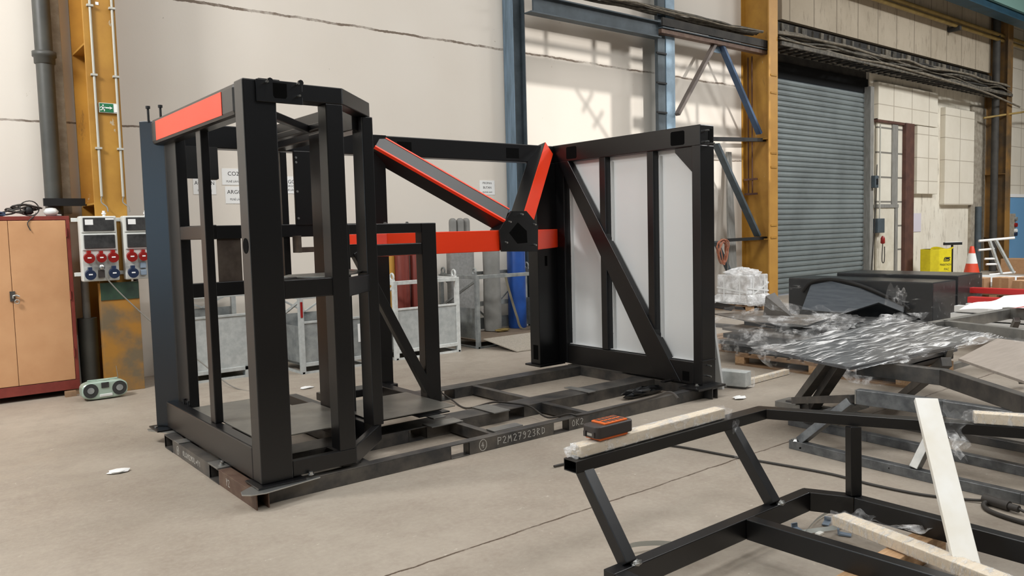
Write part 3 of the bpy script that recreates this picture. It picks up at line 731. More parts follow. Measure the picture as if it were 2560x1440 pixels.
# top ring of the left tower
tl = part('top_beam', B_(1.70, 1.84, 4.69, 6.50, 2.32, ZT), bevel=.03)
g = MB(); g.box(1.697, 1.70, 4.905, 6.355, 2.345, 2.487); part('red_panel', g, 'red', .001, tl)
part('top_beam', B_(1.90, 2.33, 4.55, 4.69, 2.41, 2.512))
def chamf(z0, z1, w, x0=2.33, y0=4.55, x1=2.75, y1=4.97):
    d = V((x1-x0, y1-y0, 0)).normalized(); n = V((-d.y, d.x, 0))
    a = V((x0, y0, z0)); b = V((x1, y1, z0)); return MB().prism([a, b, b+n*w, a+n*w], (0, 0, z1-z0))
part('top_beam', chamf(2.412, 2.513, .1))
part('top_beam', B_(2.62, 2.75, 4.99, 6.50, 2.32, ZT))
part('inner_brace', B_(2.40, 2.46, 4.95, 6.45, 2.325, 2.37))
part('inner_brace', MB().beam((1.92, 4.72, 2.345), (2.40, 5.25, 2.345), .05, .05))
part('gusset_plate', MB().prism([(2.40, 6.44, 2.32), (2.62, 6.44, 2.32), (2.62, 6.44, 2.1)], (0, .03, 0)), bevel=.002)
# bolted top plate with square window on the near corner
tp = part('lifting_plate', B_(1.775, 2.06, 4.532, 4.55, 2.385, 2.515), bevel=.004)
part('square_hole', MB().prism([(1.875, 4.531, 2.50), (1.875, 4.531, 2.425), (1.885, 4.531, 2.412), (1.95, 4.531, 2.412), (1.96, 4.531, 2.425), (1.96, 4.531, 2.50)], (0, .001, 0)), 'hole', 0, tp)
for x, z in ((1.84, 2.50), (2.03, 2.505), (2.035, 2.435)):
    MB().cyl((x-.004, 4.535, z), (x-.012, 4.49, z-.004), .007, 8).build('bolt', 'zinc', tp)
    MB().cyl((x+.02, 4.545, z+.01), (x+.02, 4.53, z+.01), .018, 8).build('nut', 'black', tp)
part('lifting_plate', B_(1.80, 1.93, 4.56, 4.69, 2.515, 2.525), bevel=.002)
for x, y in ((1.70, 6.545), (1.765, 6.45)):
    MB().cyl((x, y, 2.50), (x, y, 2.615), .009, 8).cyl((x, y, 2.605), (x, y, 2.625), .017, 6).build('tall_bolt', 'black_matt', mf)
# base ring of the left tower
part('base_beam', B_(1.70, 1.787, 4.69, 6.51, Z0, .325), bevel=.01)
part('base_beam', B_(1.90, 2.33, 4.55, 4.60, .13, .225), bevel=.003)
part('base_beam', B_(1.90, 2.33, 4.60, 4.69, .13, .145), bevel=.002)
part('base_beam', chamf(.12, .24, .05))
part('base_beam', B_(2.665, 2.75, 5.08, 6.45, .12, .24))
for y in (6.30, 6.19): MB().cyl((1.775, y, .32), (1.775, y, .36), .006, 8).cyl((1.775, y, .355), (1.775, y, .366), .012, 6).build('bolt', 'black_matt', mf)
# floor sheet with notch around the rear post
part('floor_sheet', MB().prism_xy([(1.80, 4.80), (2.36, 4.80), (2.46, 4.93), (2.53, 5.16), (2.53, 5.64), (1.80, 5.64)], .318, .326), 'sheet', .001)
part('floor_sheet', B_(1.80, 2.40, 5.65, 6.2, .30, .308), 'sheet', .001)
# mid height rails and shelf
part('mid_rail', B_(1.79, 1.85, 5.56, 6.21, 1.59, 1.69))
part('shelf_beam', B_(1.90, 2.30, 4.56, 4.61, 1.22, 1.335))
part('shelf_beam', chamf(1.20, 1.318, .05, 2.30, 4.56, 2.77, 5.02))
part('shelf_beam', MB().beam((1.92, 4.70, 1.31), (2.40, 5.2, 1.31), .05, .05))
part('shelf_plate', MB().prism_xy([(2.05, 4.98), (2.25, 4.62), (2.70, 5.06), (2.60, 5.20), (2.20, 5.20)], 1.325, 1.335), 'sheet', .001)
part('shelf_plate', MB().prism_xy([(2.62, 5.0), (2.76, 5.04), (2.75, 5.4), (2.66, 5.4)], 1.335, 1.341), 'sheet', .001)
# back wall of the left tower
YK = 6.50
part('back_rail', B_(1.865, 3.62, YK, YK+.1, 1.59, 1.70))
part('back_plate', B_(2.165, 2.36, YK+.02, YK+.03, 1.23, 1.60), 'floor_tint_steel', .001)
part('back_rail', B_(1.9, 2.40, YK, YK+.06, 1.125, 1.24))
part('back_post', B_(1.865, 1.915, YK-.05, YK+.05, Z0, 2.32))
part('back_plate', B_(1.90, 2.20, YK+.0, YK+.02, 2.075, 2.33), 'black_matt', .001)
part('back_post', B_(2.105, 2.20, YK+.02, YK+.1, 2.07, 2.33))
part('back_post', B_(2.73, 2.79, YK+.02, YK+.1, 1.24, 2.32))
for z in (2.27, 2.23, 1.98, 1.75): bolt(mf, (2.86, 6.49, z), (0, -1, 0), .007, .008)
part('back_post', B_(2.84, 3.0, YK-.01, YK+.02, 1.69, 2.33))
part('bracket', MB().box(2.80, 2.83, 6.38, 6.5, 1.455, 1.60).box(2.83, 2.98, 6.46, 6.5, 1.455, 1.50), 'floor_tint_steel', .002)
part('back_post', B_(3.60, 3.745, YK, YK+.14, Z0, 2.33))
part('foot_beam', B_(3.0, 3.745, 6.42, YK+.1, .12, .19))
# long back beam between the towers, with square openings
bb = part('back_beam', B_(1.90, 5.88, 6.54, 6.68, 2.325, 2.512), bevel=.008)
for x0, x1 in ((3.90, 4.055), (5.215, 5.385)):
    part('square_opening', B_(x0, x1, 6.5385, 6.54, 2.36, 2.465), 'hole', 0, bb)
# side box with diagonal: frame in the plane y = 5.45
YN = 5.43
part('side_rail', B_(2.78, 3.436, YN+.002, YN+.07, 1.60, 1.678))
part('side_rail', B_(2.78, 3.436, YN+.002, YN+.07, 1.425, 1.518))
part('side_post', B_(3.435, 3.575, YN, YN+.1, .19, 1.678))
part('side_post', B_(2.665, 2.78, YN-.03, YN+.1, .12, 1.678))
part('base_rail', B_(2.78, 3.575, YN, YN+.07, .125, .19))
part('base_ledge', B_(2.78, 3.436, YN+.002, YN+.07, .19, .215))
part('base_rail', B_(3.47, 3.574, YN+.1, 6.5, .135, .225))
part('diagonal_brace', MB().beam((2.85, YN+.03, 1.47), (3.50, YN+.03, .24), .075, .07, up=(0, 1, 0)))
part('floor_sheet', B_(2.72, 3.43, 5.02, 5.75, .245, .252), 'sheet', .001)
for x in (3.12, 3.32): bolt(mf, (x, YN+.03, 1.678), r=.010, h=.012)
part('wear_strip', B_(2.76, 3.0, YN-.005, YN+.07, 1.518, 1.524), bevel=.001)

# red "Y" node: hexagonal end plate and four arms
YP = 5.92
NX = lambda x: x
plate = [(4.635, 1.40), (5.09, 1.385), (5.10, 1.645), (4.955, 1.785), (4.765, 1.785), (4.615, 1.61)]
node = part('node_plate', MB().prism([(x, YP, z) for x, z in plate], (0, .02, 0)), bevel=.003)
part('node_housing', MB().prism([(x*.94+4.87*.06, YP+.02, z*.94+1.585*.06) for x, z in plate], (0, .16, 0)), bevel=.01, parent=node)
part('node_opening', MB().prism([(x, YP-.001, z) for x, z in ((4.84, 1.675), (4.95, 1.59), (4.955, 1.475), (4.83, 1.47), (4.73, 1.575))], (0, .001, 0)), 'hole', 0, node)
for x, z in ((4.88, 1.755), (4.73, 1.685), (4.68, 1.49), (5.04, 1.655), (5.04, 1.455)):
    MB().cyl((x, YP, z), (x-.012, YP-.05, z-.006), .008, 8).build('bolt', 'zinc', node)
def arm(p, q, hw, hz, red_faces, name='red_arm', gray='black', ch=.018):
    """beam with a chamfered section; the narrow chamfers are the red strips"""
    p = V(p); q = V(q); d = (q-p).normalized(); a = d.cross(V((0, 1, 0))).normalized(); b = V((0, 1, 0)); b = (b-d*b.dot(d)).normalized()
    o = part(name, MB().prism([p+a*hz+b*hw, p-a*hz+b*hw, p-a*hz-b*hw, p+a*hz-b*hw], q-p), gray, .004)
    return o, d, a, b
# arms: square beams turned on edge, black painted, with red broad faces or red edge strips
def arm_box(p, q, n1, w1, w2):
    """square beam whose face of width w1 looks along n1; returns the part and its frame"""
    p = V(p); q = V(q); d = (q-p).normalized(); n1 = V(n1); n1 = (n1-d*n1.dot(d)).normalized(); t = d.cross(n1).normalized()
    a, b = n1*w2/2, t*w1/2
    o = part('red_arm', MB().prism([p-a-b, p+a-b, p+a+b, p-a+b], q-p), 'black', .004); return o, p, q, d, n1, t
o, p, q, d, n1, t = arm_box((3.67, 6.56, 2.405), (4.74, 6.02, 1.70), (-.04, -.82, .57), .175, .175)
for s in (1, -1):
    e = t*s*.0875+n1*.0875
    part('red_strip', MB().prism([p+e-t*s*.012+n1*.0005, p+e-t*s*.012+n1*.004, p+e+t*s*.004+n1*.004, p+e+t*s*.004-n1*.03, p+e-n1*.03], q-p), 'red', .001, o)
o, p, q, d, n1, t = arm_box((5.77, 6.60, 2.46), (4.965, 6.02, 1.70), (-.672, -.037, .74), .17, .17)
if t.y > 0: t = -t   # the broad red face looks towards the room
part('red_face', MB().prism([p+t*.0855+n1*.083, p+t*.0855-n1*.084, p+t*.089-n1*.084, p+t*.089+n1*.083], q-p), 'red', .001, o)
# horizontal red bar and the stubs back to the posts
part('red_bar', B_(3.42, 4.64, 5.955, 6.09, 1.405, 1.603), 'red', .005)
part('red_bar', MB().prism_xy([(3.42, 5.955), (3.42, 6.09), (3.30, 6.50), (3.12, 6.50)], 1.405, 1.603), 'red', .005)
part('red_stub', MB().prism_xy([(5.06, 5.97), (5.72, 6.5), (5.88, 6.5), (5.11, 5.94)], 1.40, 1.60), 'red', .005)
# right tower: posts and white panels
part('rear_post', B_(5.60, 5.88, 6.52, 6.68, Z0, 2.325))
part('slot', B_(5.70, 5.735, 6.5185, 6.52, 1.20, 1.31), 'hole', 0)
part('square_opening', B_(5.5985, 5.60, 6.55, 6.63, .17, .33), 'hole', 0)
part('rear_post', B_(5.88, 6.08, 6.385, 6.68, Z0, 2.33))
part('front_post', B_(5.88, 6.08, 4.55, 4.65, Z0, 2.33))
rt = part('top_beam', B_(5.88, 6.08, 4.55, 6.68, 2.325, ZT), bevel=.008)
for y0, y1 in ((6.175, 6.335), (4.73, 4.893)):
    part('square_opening', MB().prism([(5.8788, y0+.012, 2.35), (5.8788, y1-.012, 2.35), (5.8788, y1, 2.362), (5.8788, y1, 2.468), (5.8788, y1-.012, 2.48), (5.8788, y0+.012, 2.48), (5.8788, y0, 2.468), (5.8788, y0, 2.362)], (.001, 0, 0)), 'hole', 0, rt)
part('square_opening', B_(6.0, 6.06, 4.548, 4.55, 2.36, 2.48), 'hole', 0, rt)
for x, z in ((5.95, 2.46), (5.95, 2.36), (6.03, 2.345), (5.96, .3), (5.96, .2)):
    MB().cyl((x, 4.55, z), (x-.01, 4.50, z), .008, 8).build('bolt', 'zinc', mf)
part('base_beam', B_(5.88, 6.02, 4.65, 6.385, .12, .325), bevel=.006)
part('foot_ledge', B_(5.86, 6.06, 4.53, 4.56, .345, .352), bevel=.001)
part('square_opening', B_(5.8788, 5.88, 4.70, 4.78, .14, .23), 'hole', 0)
for y0, y1 in ((5.764, 5.852), (5.12, 5.202)): part('mullion', B_(5.89, 5.97, y0, y1, .325, 2.33))
part('diagonal_brace', MB().prism([(5.872, 6.47, 2.33), (5.872, 6.305, 2.33), (5.872, 4.80, .125), (5.872, 5.10, .125)], (.075, 0, 0)), bevel=.004)
part('gusset_plate', MB().prism([(5.90, 4.65, 2.33), (5.90, 4.86, 2.33), (5.90, 4.86, 2.285), (5.90, 4.65, 2.08)], (.02, 0, 0)), bevel=.002)
part('foot_rib', B_(5.74, 5.88, 4.88, 4.93, .12, .135), bevel=.002)
for y0, y1 in ((5.852, 6.385), (5.202, 5.764), (4.65, 5.12)):
    w = part('white_panel', B_(5.965, 5.98, y0, y1, .325, 2.325), 'white_panel', .001)
    part('panel_fold', MB().box(5.925, 5.965, y1-.05, y1-.045, .33, 2.28).box(5.925, 5.965, y0, y1, .33, .336).box(5.925, 5.965, y0+.002, y0+.007, .33, 2.28), 'white_panel', .001, w)
    for z in (.5, 1.3): MB().cyl((5.93, y1-.0455, z), (5.93, y1-.044, z), .008, 8).build('screw_hole', 'hole', w)
# upper crossing end at the back left tower top
part('end_cap', B_(3.62, 3.76, 6.50, 6.54, 2.33, 2.51), bevel=.003)
# pale grey panel leaning behind the right tower, film bundle on skid
tag(MB().prism([(6.335, 4.66, 0), (6.365, 4.66, 0), (6.20, 4.66, .78), (6.17, 4.66, .78)], (0, 1.3, 0)).build('grey_panel', 'white_panel', loc=(6.35, 4.8, 0)), 'pale grey sheet panel standing behind the near right foot of the machine frame', 'panel')
g = MB()
rnd = random.Random(9)
def crumple(g, c, sx, sy, sz, seed, nu=14, nv=8, amp=.3):
    rr = random.Random(seed); k = [(rr.uniform(2, 7), rr.uniform(2, 7), rr.uniform(0, 6)) for _ in range(6)]
    def fn(u, v):
        th = u*2*PI; ph = v*PI
        d = 1+sum(amp/(i+1.5)*math.sin(kk[0]*th+kk[2]+2*i)*math.sin(kk[1]*ph+kk[2]) for i, kk in enumerate(k) for kk in [(round(kk[0]), kk[1], kk[2])])
        return (c[0]+sx*d*math.sin(ph)*math.cos(th), c[1]+sy*d*math.sin(ph)*math.sin(th), max(c[2]+sz*d*math.cos(ph), c[2]-sz))
    return g.grid(fn, nu, nv, smooth=False)
M['bin_bag'] = simple('black_film', '121314', .2, spec=.7)
tag(crumple(MB(), (5.55, 5.0, .045), .26, .055, .045, 4).build('film_bundle', 'bin_bag', loc=(5.55, 5.0, 0)), 'crumpled black film bundle lying inside the skid beside the right tower', 'film bundle')
# ------------------------------------------------------------------ metal cabinet at the left edge
r = thing('metal_cabinet', 'two-door metal cabinet with tan doors and red frame at the left edge', 'cabinet', (1.02, 9.5, .06))
MB().box(.47, 1.575, 9.27, 9.82, .06, 1.865).build('body', 'cab_red', r, bevel=.006)
MB().box(.47, 1.575, 9.25, 9.27, .06, .16).box(.47, 1.575, 9.25, 9.27, 1.825, 1.865).box(1.54, 1.575, 9.25, 9.27, .16, 1.825).box(.47, .505, 9.25, 9.27, .16, 1.825).build('front_frame', 'cab_red', r, bevel=.003)
d1 = MB().box(.51, 1.028, 9.246, 9.262, .165, 1.82).build('door', 'cab_door', r, bevel=.004)
d2_ = MB().box(1.032, 1.537, 9.246, 9.262, .165, 1.82).build('door', 'cab_door', r, bevel=.004)
for z in (.4, 1.0, 1.65): MB().cyl((1.541, 9.243, z), (1.541, 9.243, z+.09), .008, 8).build('hinge', 'cab_red', r)
MB().box(1.005, 1.05, 9.235, 9.246, 1.02, 1.12).build('lock_plate', 'dark_steel', d2_)
g = MB().tube([V((1.03, 9.225, 1.05)), V((1.03, 9.22, 1.075)), V((1.06, 9.22, 1.08)), V((1.085, 9.222, 1.065))], .009, 8); g.tube(arc((1.06, 9.215, 1.015), .02, 0, 2*PI, 12)[:-1], .005, 6, closed=True)
g.build('latch', 'zinc', d2_)
for x in (.6, 1.5): MB().box(x-.05, x+.09, 9.26, 9.4, 0, .06).build('block_foot', 'wood_dark', r)
# things on the cabinet
r = thing('cable_bundle', 'heap of black cable on top of the red and tan cabinet', 'cable', (1.16, 9.45, 1.865))
rnd = random.Random(5)
for k in range(4):
    c = V((1.13+.03*k, 9.45, 1.895+.008*k)); pts = []
    for i in range(40):
        a = i/40*2*PI*2; rr = .10+.03*math.sin(3*a+k); pts.append(c+V((rr*math.cos(a)*1.15, rr*math.sin(a)*.7, .015+.02*math.sin(2*a+k*1.7)+.012*k)))
    MB().tube(pts, .0085, 6).build('cable', 'rubber', r)
MB().tube([(1.25+.085*math.cos(a*PI/10), 9.42+.02*math.sin(a), 1.95+.075*math.sin(a*PI/10)) for a in range(20)], .006, 6, closed=True).build('loop', 'rubber', r)
MB().tube(smooth_path([(1.3, 9.4, 1.9), (1.28, 9.27, 1.88), (1.2, 9.235, 1.8), (1.22, 9.232, 1.72)], 6), .005).build('hanging_end', 'rubber', r)
MB().lathe((1.24, 9.43, 1.885), [(.02, 0), (.045, .02), (.04, .07), (.02, .09)], 12).build('plug', 'black_matt', r)
r = thing('glass_reflector', 'small round clear glass lamp lying on the cabinet top beside the cables', 'lamp glass', (1.43, 9.35, 1.865))
MB().lathe((1.43, 9.35, 1.866), [(.03, 0), (.06, .02), (.07, .05), (.045, .08), (.02, .085)], 18).build('bowl', 'glass', r)
MB().cyl((1.45, 9.35, 1.875), (1.52, 9.35, 1.873), .015, 8).build('stem', 'zinc', r)
tag(crumple(MB(), (.93, 9.38, 1.89), .10, .09, .035, 2).build('cloth', 'navy', loc=(.93, 9.38, 1.865)), 'crumpled navy cloth on the cabinet top', 'cloth')
tag(crumple(MB(), (.80, 9.42, 1.90), .07, .09, .045, 3).build('rag', 'rag', loc=(.8, 9.42, 1.865)), 'dirty yellowish rag at the left end of the cabinet top', 'rag')
# ------------------------------------------------------------------ socket panels
def socket(parent, x, z, col, y=9.02, s=1.):
    g = MB().cyl((x, y, z), (x, y-.05, z-.01), .046*s, 16).cyl((x, y-.05, z-.01), (x, y-.06, z-.012), .052*s, 16)
    o = g.build('socket', col, parent, bevel=.002)
    MB().box(x-.018*s, x+.018*s, y-.055, y-.01, z+.04*s, z+.068*s).build('lid_hinge', col, o)
    MB().box(x-.018*s, x+.018*s, y-.0625, y-.0605, z-.012, z+.018).build('mark', 'white', o)
    return o
def panel(x0, label, kind):
    r = thing('socket_panel', label, 'socket panel', (x0+.17, 9.08, 1.18), 'socket panels on the yellow column')
    z0, z1, y = 1.185, 1.855, 9.02
    MB().box(x0, x0+.345, 9.02, 9.13, z0, z1).build('body', 'plastic_grey', r, bevel=.012)
    for k, (za, zb) in enumerate(((1.705, 1.838), (1.525, 1.662))):
        MB().box(x0+.012, x0+.333, 9.008, 9.02, za-.02, zb+.012).build('cover_frame', 'plastic_grey', r, bevel=.006)
        MB().box(x0+.028, x0+.318, 8.998, 9.010, za-.003, zb).build('flap', 'win_dark', r, bevel=.006)
        if k == 0:
            MB().box(x0+.045, x0+.12, 8.996, 8.998, za+.06, za+.115).build('label_sticker', 'white', r)
            MB().box(x0+.235, x0+.315, 8.996, 8.998, za+.11, za+.128).build('label_sticker', 'white', r)
    for x in (.06, .173, .285): socket(r, x0+x, 1.435, 'sock_red', s=1.0 if x != .173 else .9)
    socket(r, x0+.062, 1.265, 'sock_blue')
    if kind == 0:
        socket(r, x0+.285, 1.27, 'sock_blue')
        MB().box(x0+.14, x0+.2, 8.99, 9.02, 1.22, 1.30).build('outlet', 'dark_plastic', r, bevel=.004)
        MB().lathe((x0+.172, 8.985, 1.305), [(.018, 0), (.03, .01), (.03, .04), (.012, .055)], 12).build('plug_top', 'zinc', r)
    else:
        for z in (1.33, 1.255): MB().box(x0+.14, x0+.2, 8.99, 9.02, z-.03, z+.03).build('outlet', 'clip_blue', r, bevel=.006)
        socket(r, x0+.285, 1.27, 'sock_blue')
    MB().cyl((x0+.24, 9.07, 1.855), (x0+.24, 9.07, 1.91), .014, 10).cyl((x0+.24, 9.07, 1.875), (x0+.24, 9.07, 1.89), .022, 8).build('gland', 'white', r)
    return r
panel(1.625, 'grey socket panel with red and blue sockets, left one beside the cabinet', 0)
panel(2.03, 'grey socket panel with red and blue sockets, partly hidden by the black frame', 1)
for z in (1.24, 1.80):
    tag(MB().box(1.57, 2.42, 9.130, 9.152, z, z+.04).build('mounting_rail', 'galv_white', loc=(2, 9.14, z), bevel=.003), ('lower' if z < 1.5 else 'upper')+' galvanised rail holding both socket panels', 'rail', 'socket panel rails')
tag(MB().tube(smooth_path([(1.83, 8.99, 1.22), (1.95, 8.95, 1.05), (2.15, 8.85, .80), (2.32, 8.76, .6), (2.6, 8.6, .3), (2.85, 8.3, .02), (3.0, 7.8, .012)], 8), .007, 6).build('power_cable', 'grey_cable', loc=(1.83, 8.99, 0)), 'thin grey cable hanging from the left socket panel towards the frame', 'cable')
# ------------------------------------------------------------------ portable radio
r = thing('radio', 'pale green portable CD radio with two round speakers on the floor by the column', 'radio', (1.71, 8.83, 0))
g = MB(); n = 24
prof = []
for i in range(n):
    a = 2*PI*i/n; cx, sz = math.cos(a), math.sin(a)
    prof.append((1.71+.212*(abs(cx)**.55)*(1 if cx > 0 else -1), .098+.09*(abs(sz)**.6)*(1 if sz > 0 else -1)))
g.prism([(x, 8.74, z) for x, z in prof], (0, .16, 0)); g.build('body', 'radio', r, bevel=.02, seg=3)
for x in (1.578, 1.842):
    s = MB().prism([(x+.068*math.cos(a*PI/12)*(1.0), 8.735, .103+.072*math.sin(a*PI/12)) for a in range(24)], (0, .006, 0)).build('speaker', 'speaker', r)
    MB().cyl((x, 8.735, .105), (x, 8.731, .105), .032, 16).build('speaker_cone', 'galv_dark', s)
MB().box(1.675, 1.745, 8.732, 8.74, .12, .175).build('display', 'win_dark', r, bevel=.003)
MB().box(1.655, 1.775, 8.73, 8.742, .03, .06).build('control_strip', 'plastic_grey', r, bevel=.006)
MB().box(1.57, 1.85, 8.84, 8.86, .185, .197).build('handle', 'radio', r, bevel=.005)
MB().cyl((1.86, 8.86, .17), (1.85, 8.87, .31), .003, 6).build('antenna', 'zinc', r)
MB().cyl((1.71, 8.81, .17), (1.71, 8.81, .192), .06, 16).build('disc_lid', 'radio', r)
tag(MB().box(1.42, 1.52, 9.16, 9.22, 0, .055).build('wood_block', 'wood_dark', loc=(1.47, 9.2, 0)), 'small worn wooden block at the cabinet corner', 'block')
# ------------------------------------------------------------------ notices on the white wall
def notice(x0, x1, z0, z1, lines, label):
    r = thing('notice', label, 'notice', ((x0+x1)/2, 9.846, (z0+z1)/2), 'gas notices on the white wall')
    MB().box(x0, x1, 9.845, 9.85, z0, z1).build('sheet', 'white', r)
    MB().box(x0-.012, x1+.012, 9.8465, 9.848, z0-.012, z1+.012).build('sleeve', M['film_thin'], r)
    w = x1-x0
    for s, size, zz, sx in lines:
        text('lettering', s, size, ((x0+x1)/2, 9.8445, zz), (1, 0, 0), (0, 0, 1), 'ink', r, sx, 'CENTER')
notice(3.02, 3.29, 2.13, 2.32, [('ACETON', .065, 2.245, .9), ('PLNÉ LÁHVE', .034, 2.165, .9)], 'white notice headed ACETON behind the left mid post')
notice(3.37, 3.65, 2.25, 2.45, [('CO2', .07, 2.365, 1.), ('PLNÉ LÁHVE', .036, 2.28, .9)], 'white notice headed CO2, upper of two beside the corner post')
notice(3.40, 3.69, 2.02, 2.23, [('ARGON', .068, 2.14, 1.), ('PLNÉ LÁHVE', .036, 2.06, .9)], 'white notice headed ARGON, directly under the CO2 sheet')
notice(4.10, 4.40, 2.15, 2.37, [('ARGON', .068, 2.28, 1.), ('CORGON', .036, 2.235, 1.), ('PLNÉ LÁHVE', .034, 2.185, .9)], 'white notice headed ARGON seen through the right tower opening')
notice(7.31, 7.60, 2.16, 2.38, [('PROPAN', .046, 2.325, 1.), ('BUTAN', .05, 2.255, 1.), ('PRÁZDNÉ LÁHVE', .03, 2.19, .8)], 'white notice about propane and butane left of the blue post')
# ------------------------------------------------------------------ galvanised gas cylinder crates
def crate(label, x0, x1, y0, y1, h, ph, mat='galv', pmat='galv', front=True, side=True, lug=True, braces='front', deck=False, sidepanel=.55):
    r = thing('cylinder_crate', label, 'crate', ((x0+x1)/2, (y0+y1)/2, 0), 'galvanised gas cylinder crates')
    p = .055
    for x in (x0, x1-p):
        for y in (y0, y1-p):
            MB().box(x, x+p, y, y+p, 0, h).build('post', mat, r, bevel=.004)
    for y in (y0, y1-.04):
        MB().box(x0+p, x1-p, y+.005, y+.04, h-.05, h).build('top_rail', mat, r, bevel=.003)
    for x in (x0, x1-.04):
        MB().box(x+.005, x+.035, y0+p, y1-p, h-.05, h).build('top_rail', mat, r, bevel=.003)
    if front:
        MB().box(x0+p, x1-p, y0+.012, y0+.02, .13, ph).build('front_panel', pmat, r)
        MB().box(x0+p, x1-p, y0, y0+.04, .085, .13).build('bottom_rail', mat, r, bevel=.003)
        MB().box(x0+p, x1-p, y0+.002, y0+.03, ph, ph+.025).build('panel_rail', mat, r, bevel=.002)
    MB().box(x0+p, x1-p, y0+.01, y0+.04, 0, .025).box(x0+.01, x0+.04, y0, y1, 0, .025).box(x1-.04, x1-.01, y0, y1, 0, .025).build('base_rail', mat, r)
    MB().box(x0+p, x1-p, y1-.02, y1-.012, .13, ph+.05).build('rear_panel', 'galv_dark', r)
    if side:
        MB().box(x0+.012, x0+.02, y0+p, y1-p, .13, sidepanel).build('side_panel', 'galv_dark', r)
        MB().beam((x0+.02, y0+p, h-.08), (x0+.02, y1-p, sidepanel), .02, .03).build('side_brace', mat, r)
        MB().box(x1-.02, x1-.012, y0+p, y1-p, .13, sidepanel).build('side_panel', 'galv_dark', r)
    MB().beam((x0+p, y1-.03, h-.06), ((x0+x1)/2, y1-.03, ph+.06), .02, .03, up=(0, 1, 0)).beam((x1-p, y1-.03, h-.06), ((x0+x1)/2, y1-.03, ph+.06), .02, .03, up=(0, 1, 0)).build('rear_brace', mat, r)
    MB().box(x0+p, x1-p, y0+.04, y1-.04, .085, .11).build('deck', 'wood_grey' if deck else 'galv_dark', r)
    if lug:
        for x, y in ((x0+.03, y0+.08), (x1-.03, y0+.08), (x0+.03, y1-.08), (x1-.03, y1-.08)):
            g = MB().tube([V((x, y+.04*math.cos(a*PI/8), h+.05+.045*math.sin(a*PI/8))) for a in range(16)], .013, 6, closed=True)
            g.box(x-.012, x+.012, y-.05, y+.05, h, h+.02); g.build('lifting_lug', mat, r)
    return r
k1 = crate('galvanised crate seen through the left tower opening, leftmost of the row', 2.60, 3.40, 8.90, 9.72, .985, .71, sidepanel=.45)
MB().box(3.2, 3.26, 8.9, 9.0, 0, .13).build('fork_foot', 'galv', k1)
k2 = crate('galvanised crate with a white label, second from left behind the frame', 3.73, 4.60, 8.56, 9.42, .92, .585, pmat='galv_dark')
MB().box(4.10, 4.21, 8.566, 8.572, .28, .52).build('white_label', 'white', k2)
MB().box(4.47, 4.56, 8.566, 8.572, .30, .52).build('white_label', 'white', k2)
MB().box(3.745, 3.77, 8.553, 8.56, .66, .84).build('red_mark', 'sock_red', k2)
k3 = crate('bright galvanised crate holding two red-brown cylinders behind the diagonal brace', 5.00, 6.00, 8.60, 9.45, 1.0, .63, mat='galv_white')
k4 = crate('open fronted galvanised crate with wooden deck behind the metal ramp', 6.28, 7.90, 8.60, 9.52, 1.0, .25, mat='galv_dark', front=False, deck=True)
MB().box(6.95, 7.86, 9.47, 9.5, .48, .55).build('mid_rail', 'galv', k4)
for xa, xb in ((7.35, 7.15), (7.45, 7.72), (7.62, 7.82)): MB().beam((xa, 9.46, .95), (xb, 9.46, .56), .02, .03, up=(0, 1, 0)).build('lattice_bar', 'galv', k4)
tag(MB().prism([(6.36, 8.58, .125), (7.80, 8.58, .125), (7.80, 7.98, .004), (6.46, 7.98, .004)], (0, 0, .012)).build('loading_ramp', simple('checker_plate', 'beb5a7', .45, metal=.3, bmp=.6, vscale=70, col2='9d9486'), loc=(7, 8.3, 0)), 'pale checker plate ramp leading onto the open crate', 'ramp')
def cyl_thing(name, label, x, y, r_, h, mat, z0=.11, group=None, seg=20, shoulder=.12, neck=.03, cap=True):
    r = thing(name, label, 'gas cylinder', (x, y, z0), group)
    MB().lathe((x, y, z0), [(r_*.95, 0), (r_, .02), (r_, h-shoulder), (r_*.92, h-shoulder*.55), (r_*.7, h-shoulder*.2), (neck*1.3, h)], seg).build('body', mat, r)
    if cap: MB().lathe((x, y, z0+h-.002), [(neck, 0), (neck, .05), (neck*1.3, .06), (neck*1.2, .1)], 12).build('valve_cap', 'galv_dark', r)
    return r
cyl_thing('gas_cylinder', 'left of the two red-brown gas cylinders in the bright crate', 5.50, 9.22, .1, 1.32, 'cyl_red', group='red-brown gas cylinders')
cyl_thing('gas_cylinder', 'right of the two red-brown gas cylinders in the bright crate', 5.72, 9.2, .1, 1.32, 'cyl_red', group='red-brown gas cylinders')
cyl_thing('gas_cylinder', 'amber painted cylinder beside the red-brown gas cylinders', 5.34, 9.30, .09, 1.3, 'amber')
for x, l in ((6.475, 'left'), (6.59, 'middle'), (6.71, 'right')):
    cyl_thing('gas_cylinder', l+' one of three slim grey bottles rising above the red beam', x, 9.40-.02*(l == 'middle'), .056, 1.685, 'cyl_grey', group='slim grey bottles above the red beam', shoulder=.055, neck=.015, cap=False)
tag(MB().prism_xy([(6.36, 9.32), (6.46, 9.26), (6.70, 9.26), (6.80, 9.34), (6.78, 9.46), (6.38, 9.46)], .12, 1.36).build('quilt_cover', 'quilt', loc=(6.58, 9.35, .12), bevel=.02), 'grey quilted cover wrapped around the slim bottles in the open crate', 'cover')
tag(MB().lathe((7.10, 9.33, .12), [(.13, 0), (.135, .3), (.125, .9), (.13, 1.3), (.1, 1.34)], 24).build('rolled_cover', 'cyl_grey', loc=(7.10, 9.33, .12)), 'tall smooth grey roll standing on the wooden deck of the open crate', 'roll')
cyl_thing('gas_cylinder', 'bright blue gas cylinder at the right end of the open crate', 7.60, 9.36, .14, 1.3, 'cyl_blue')
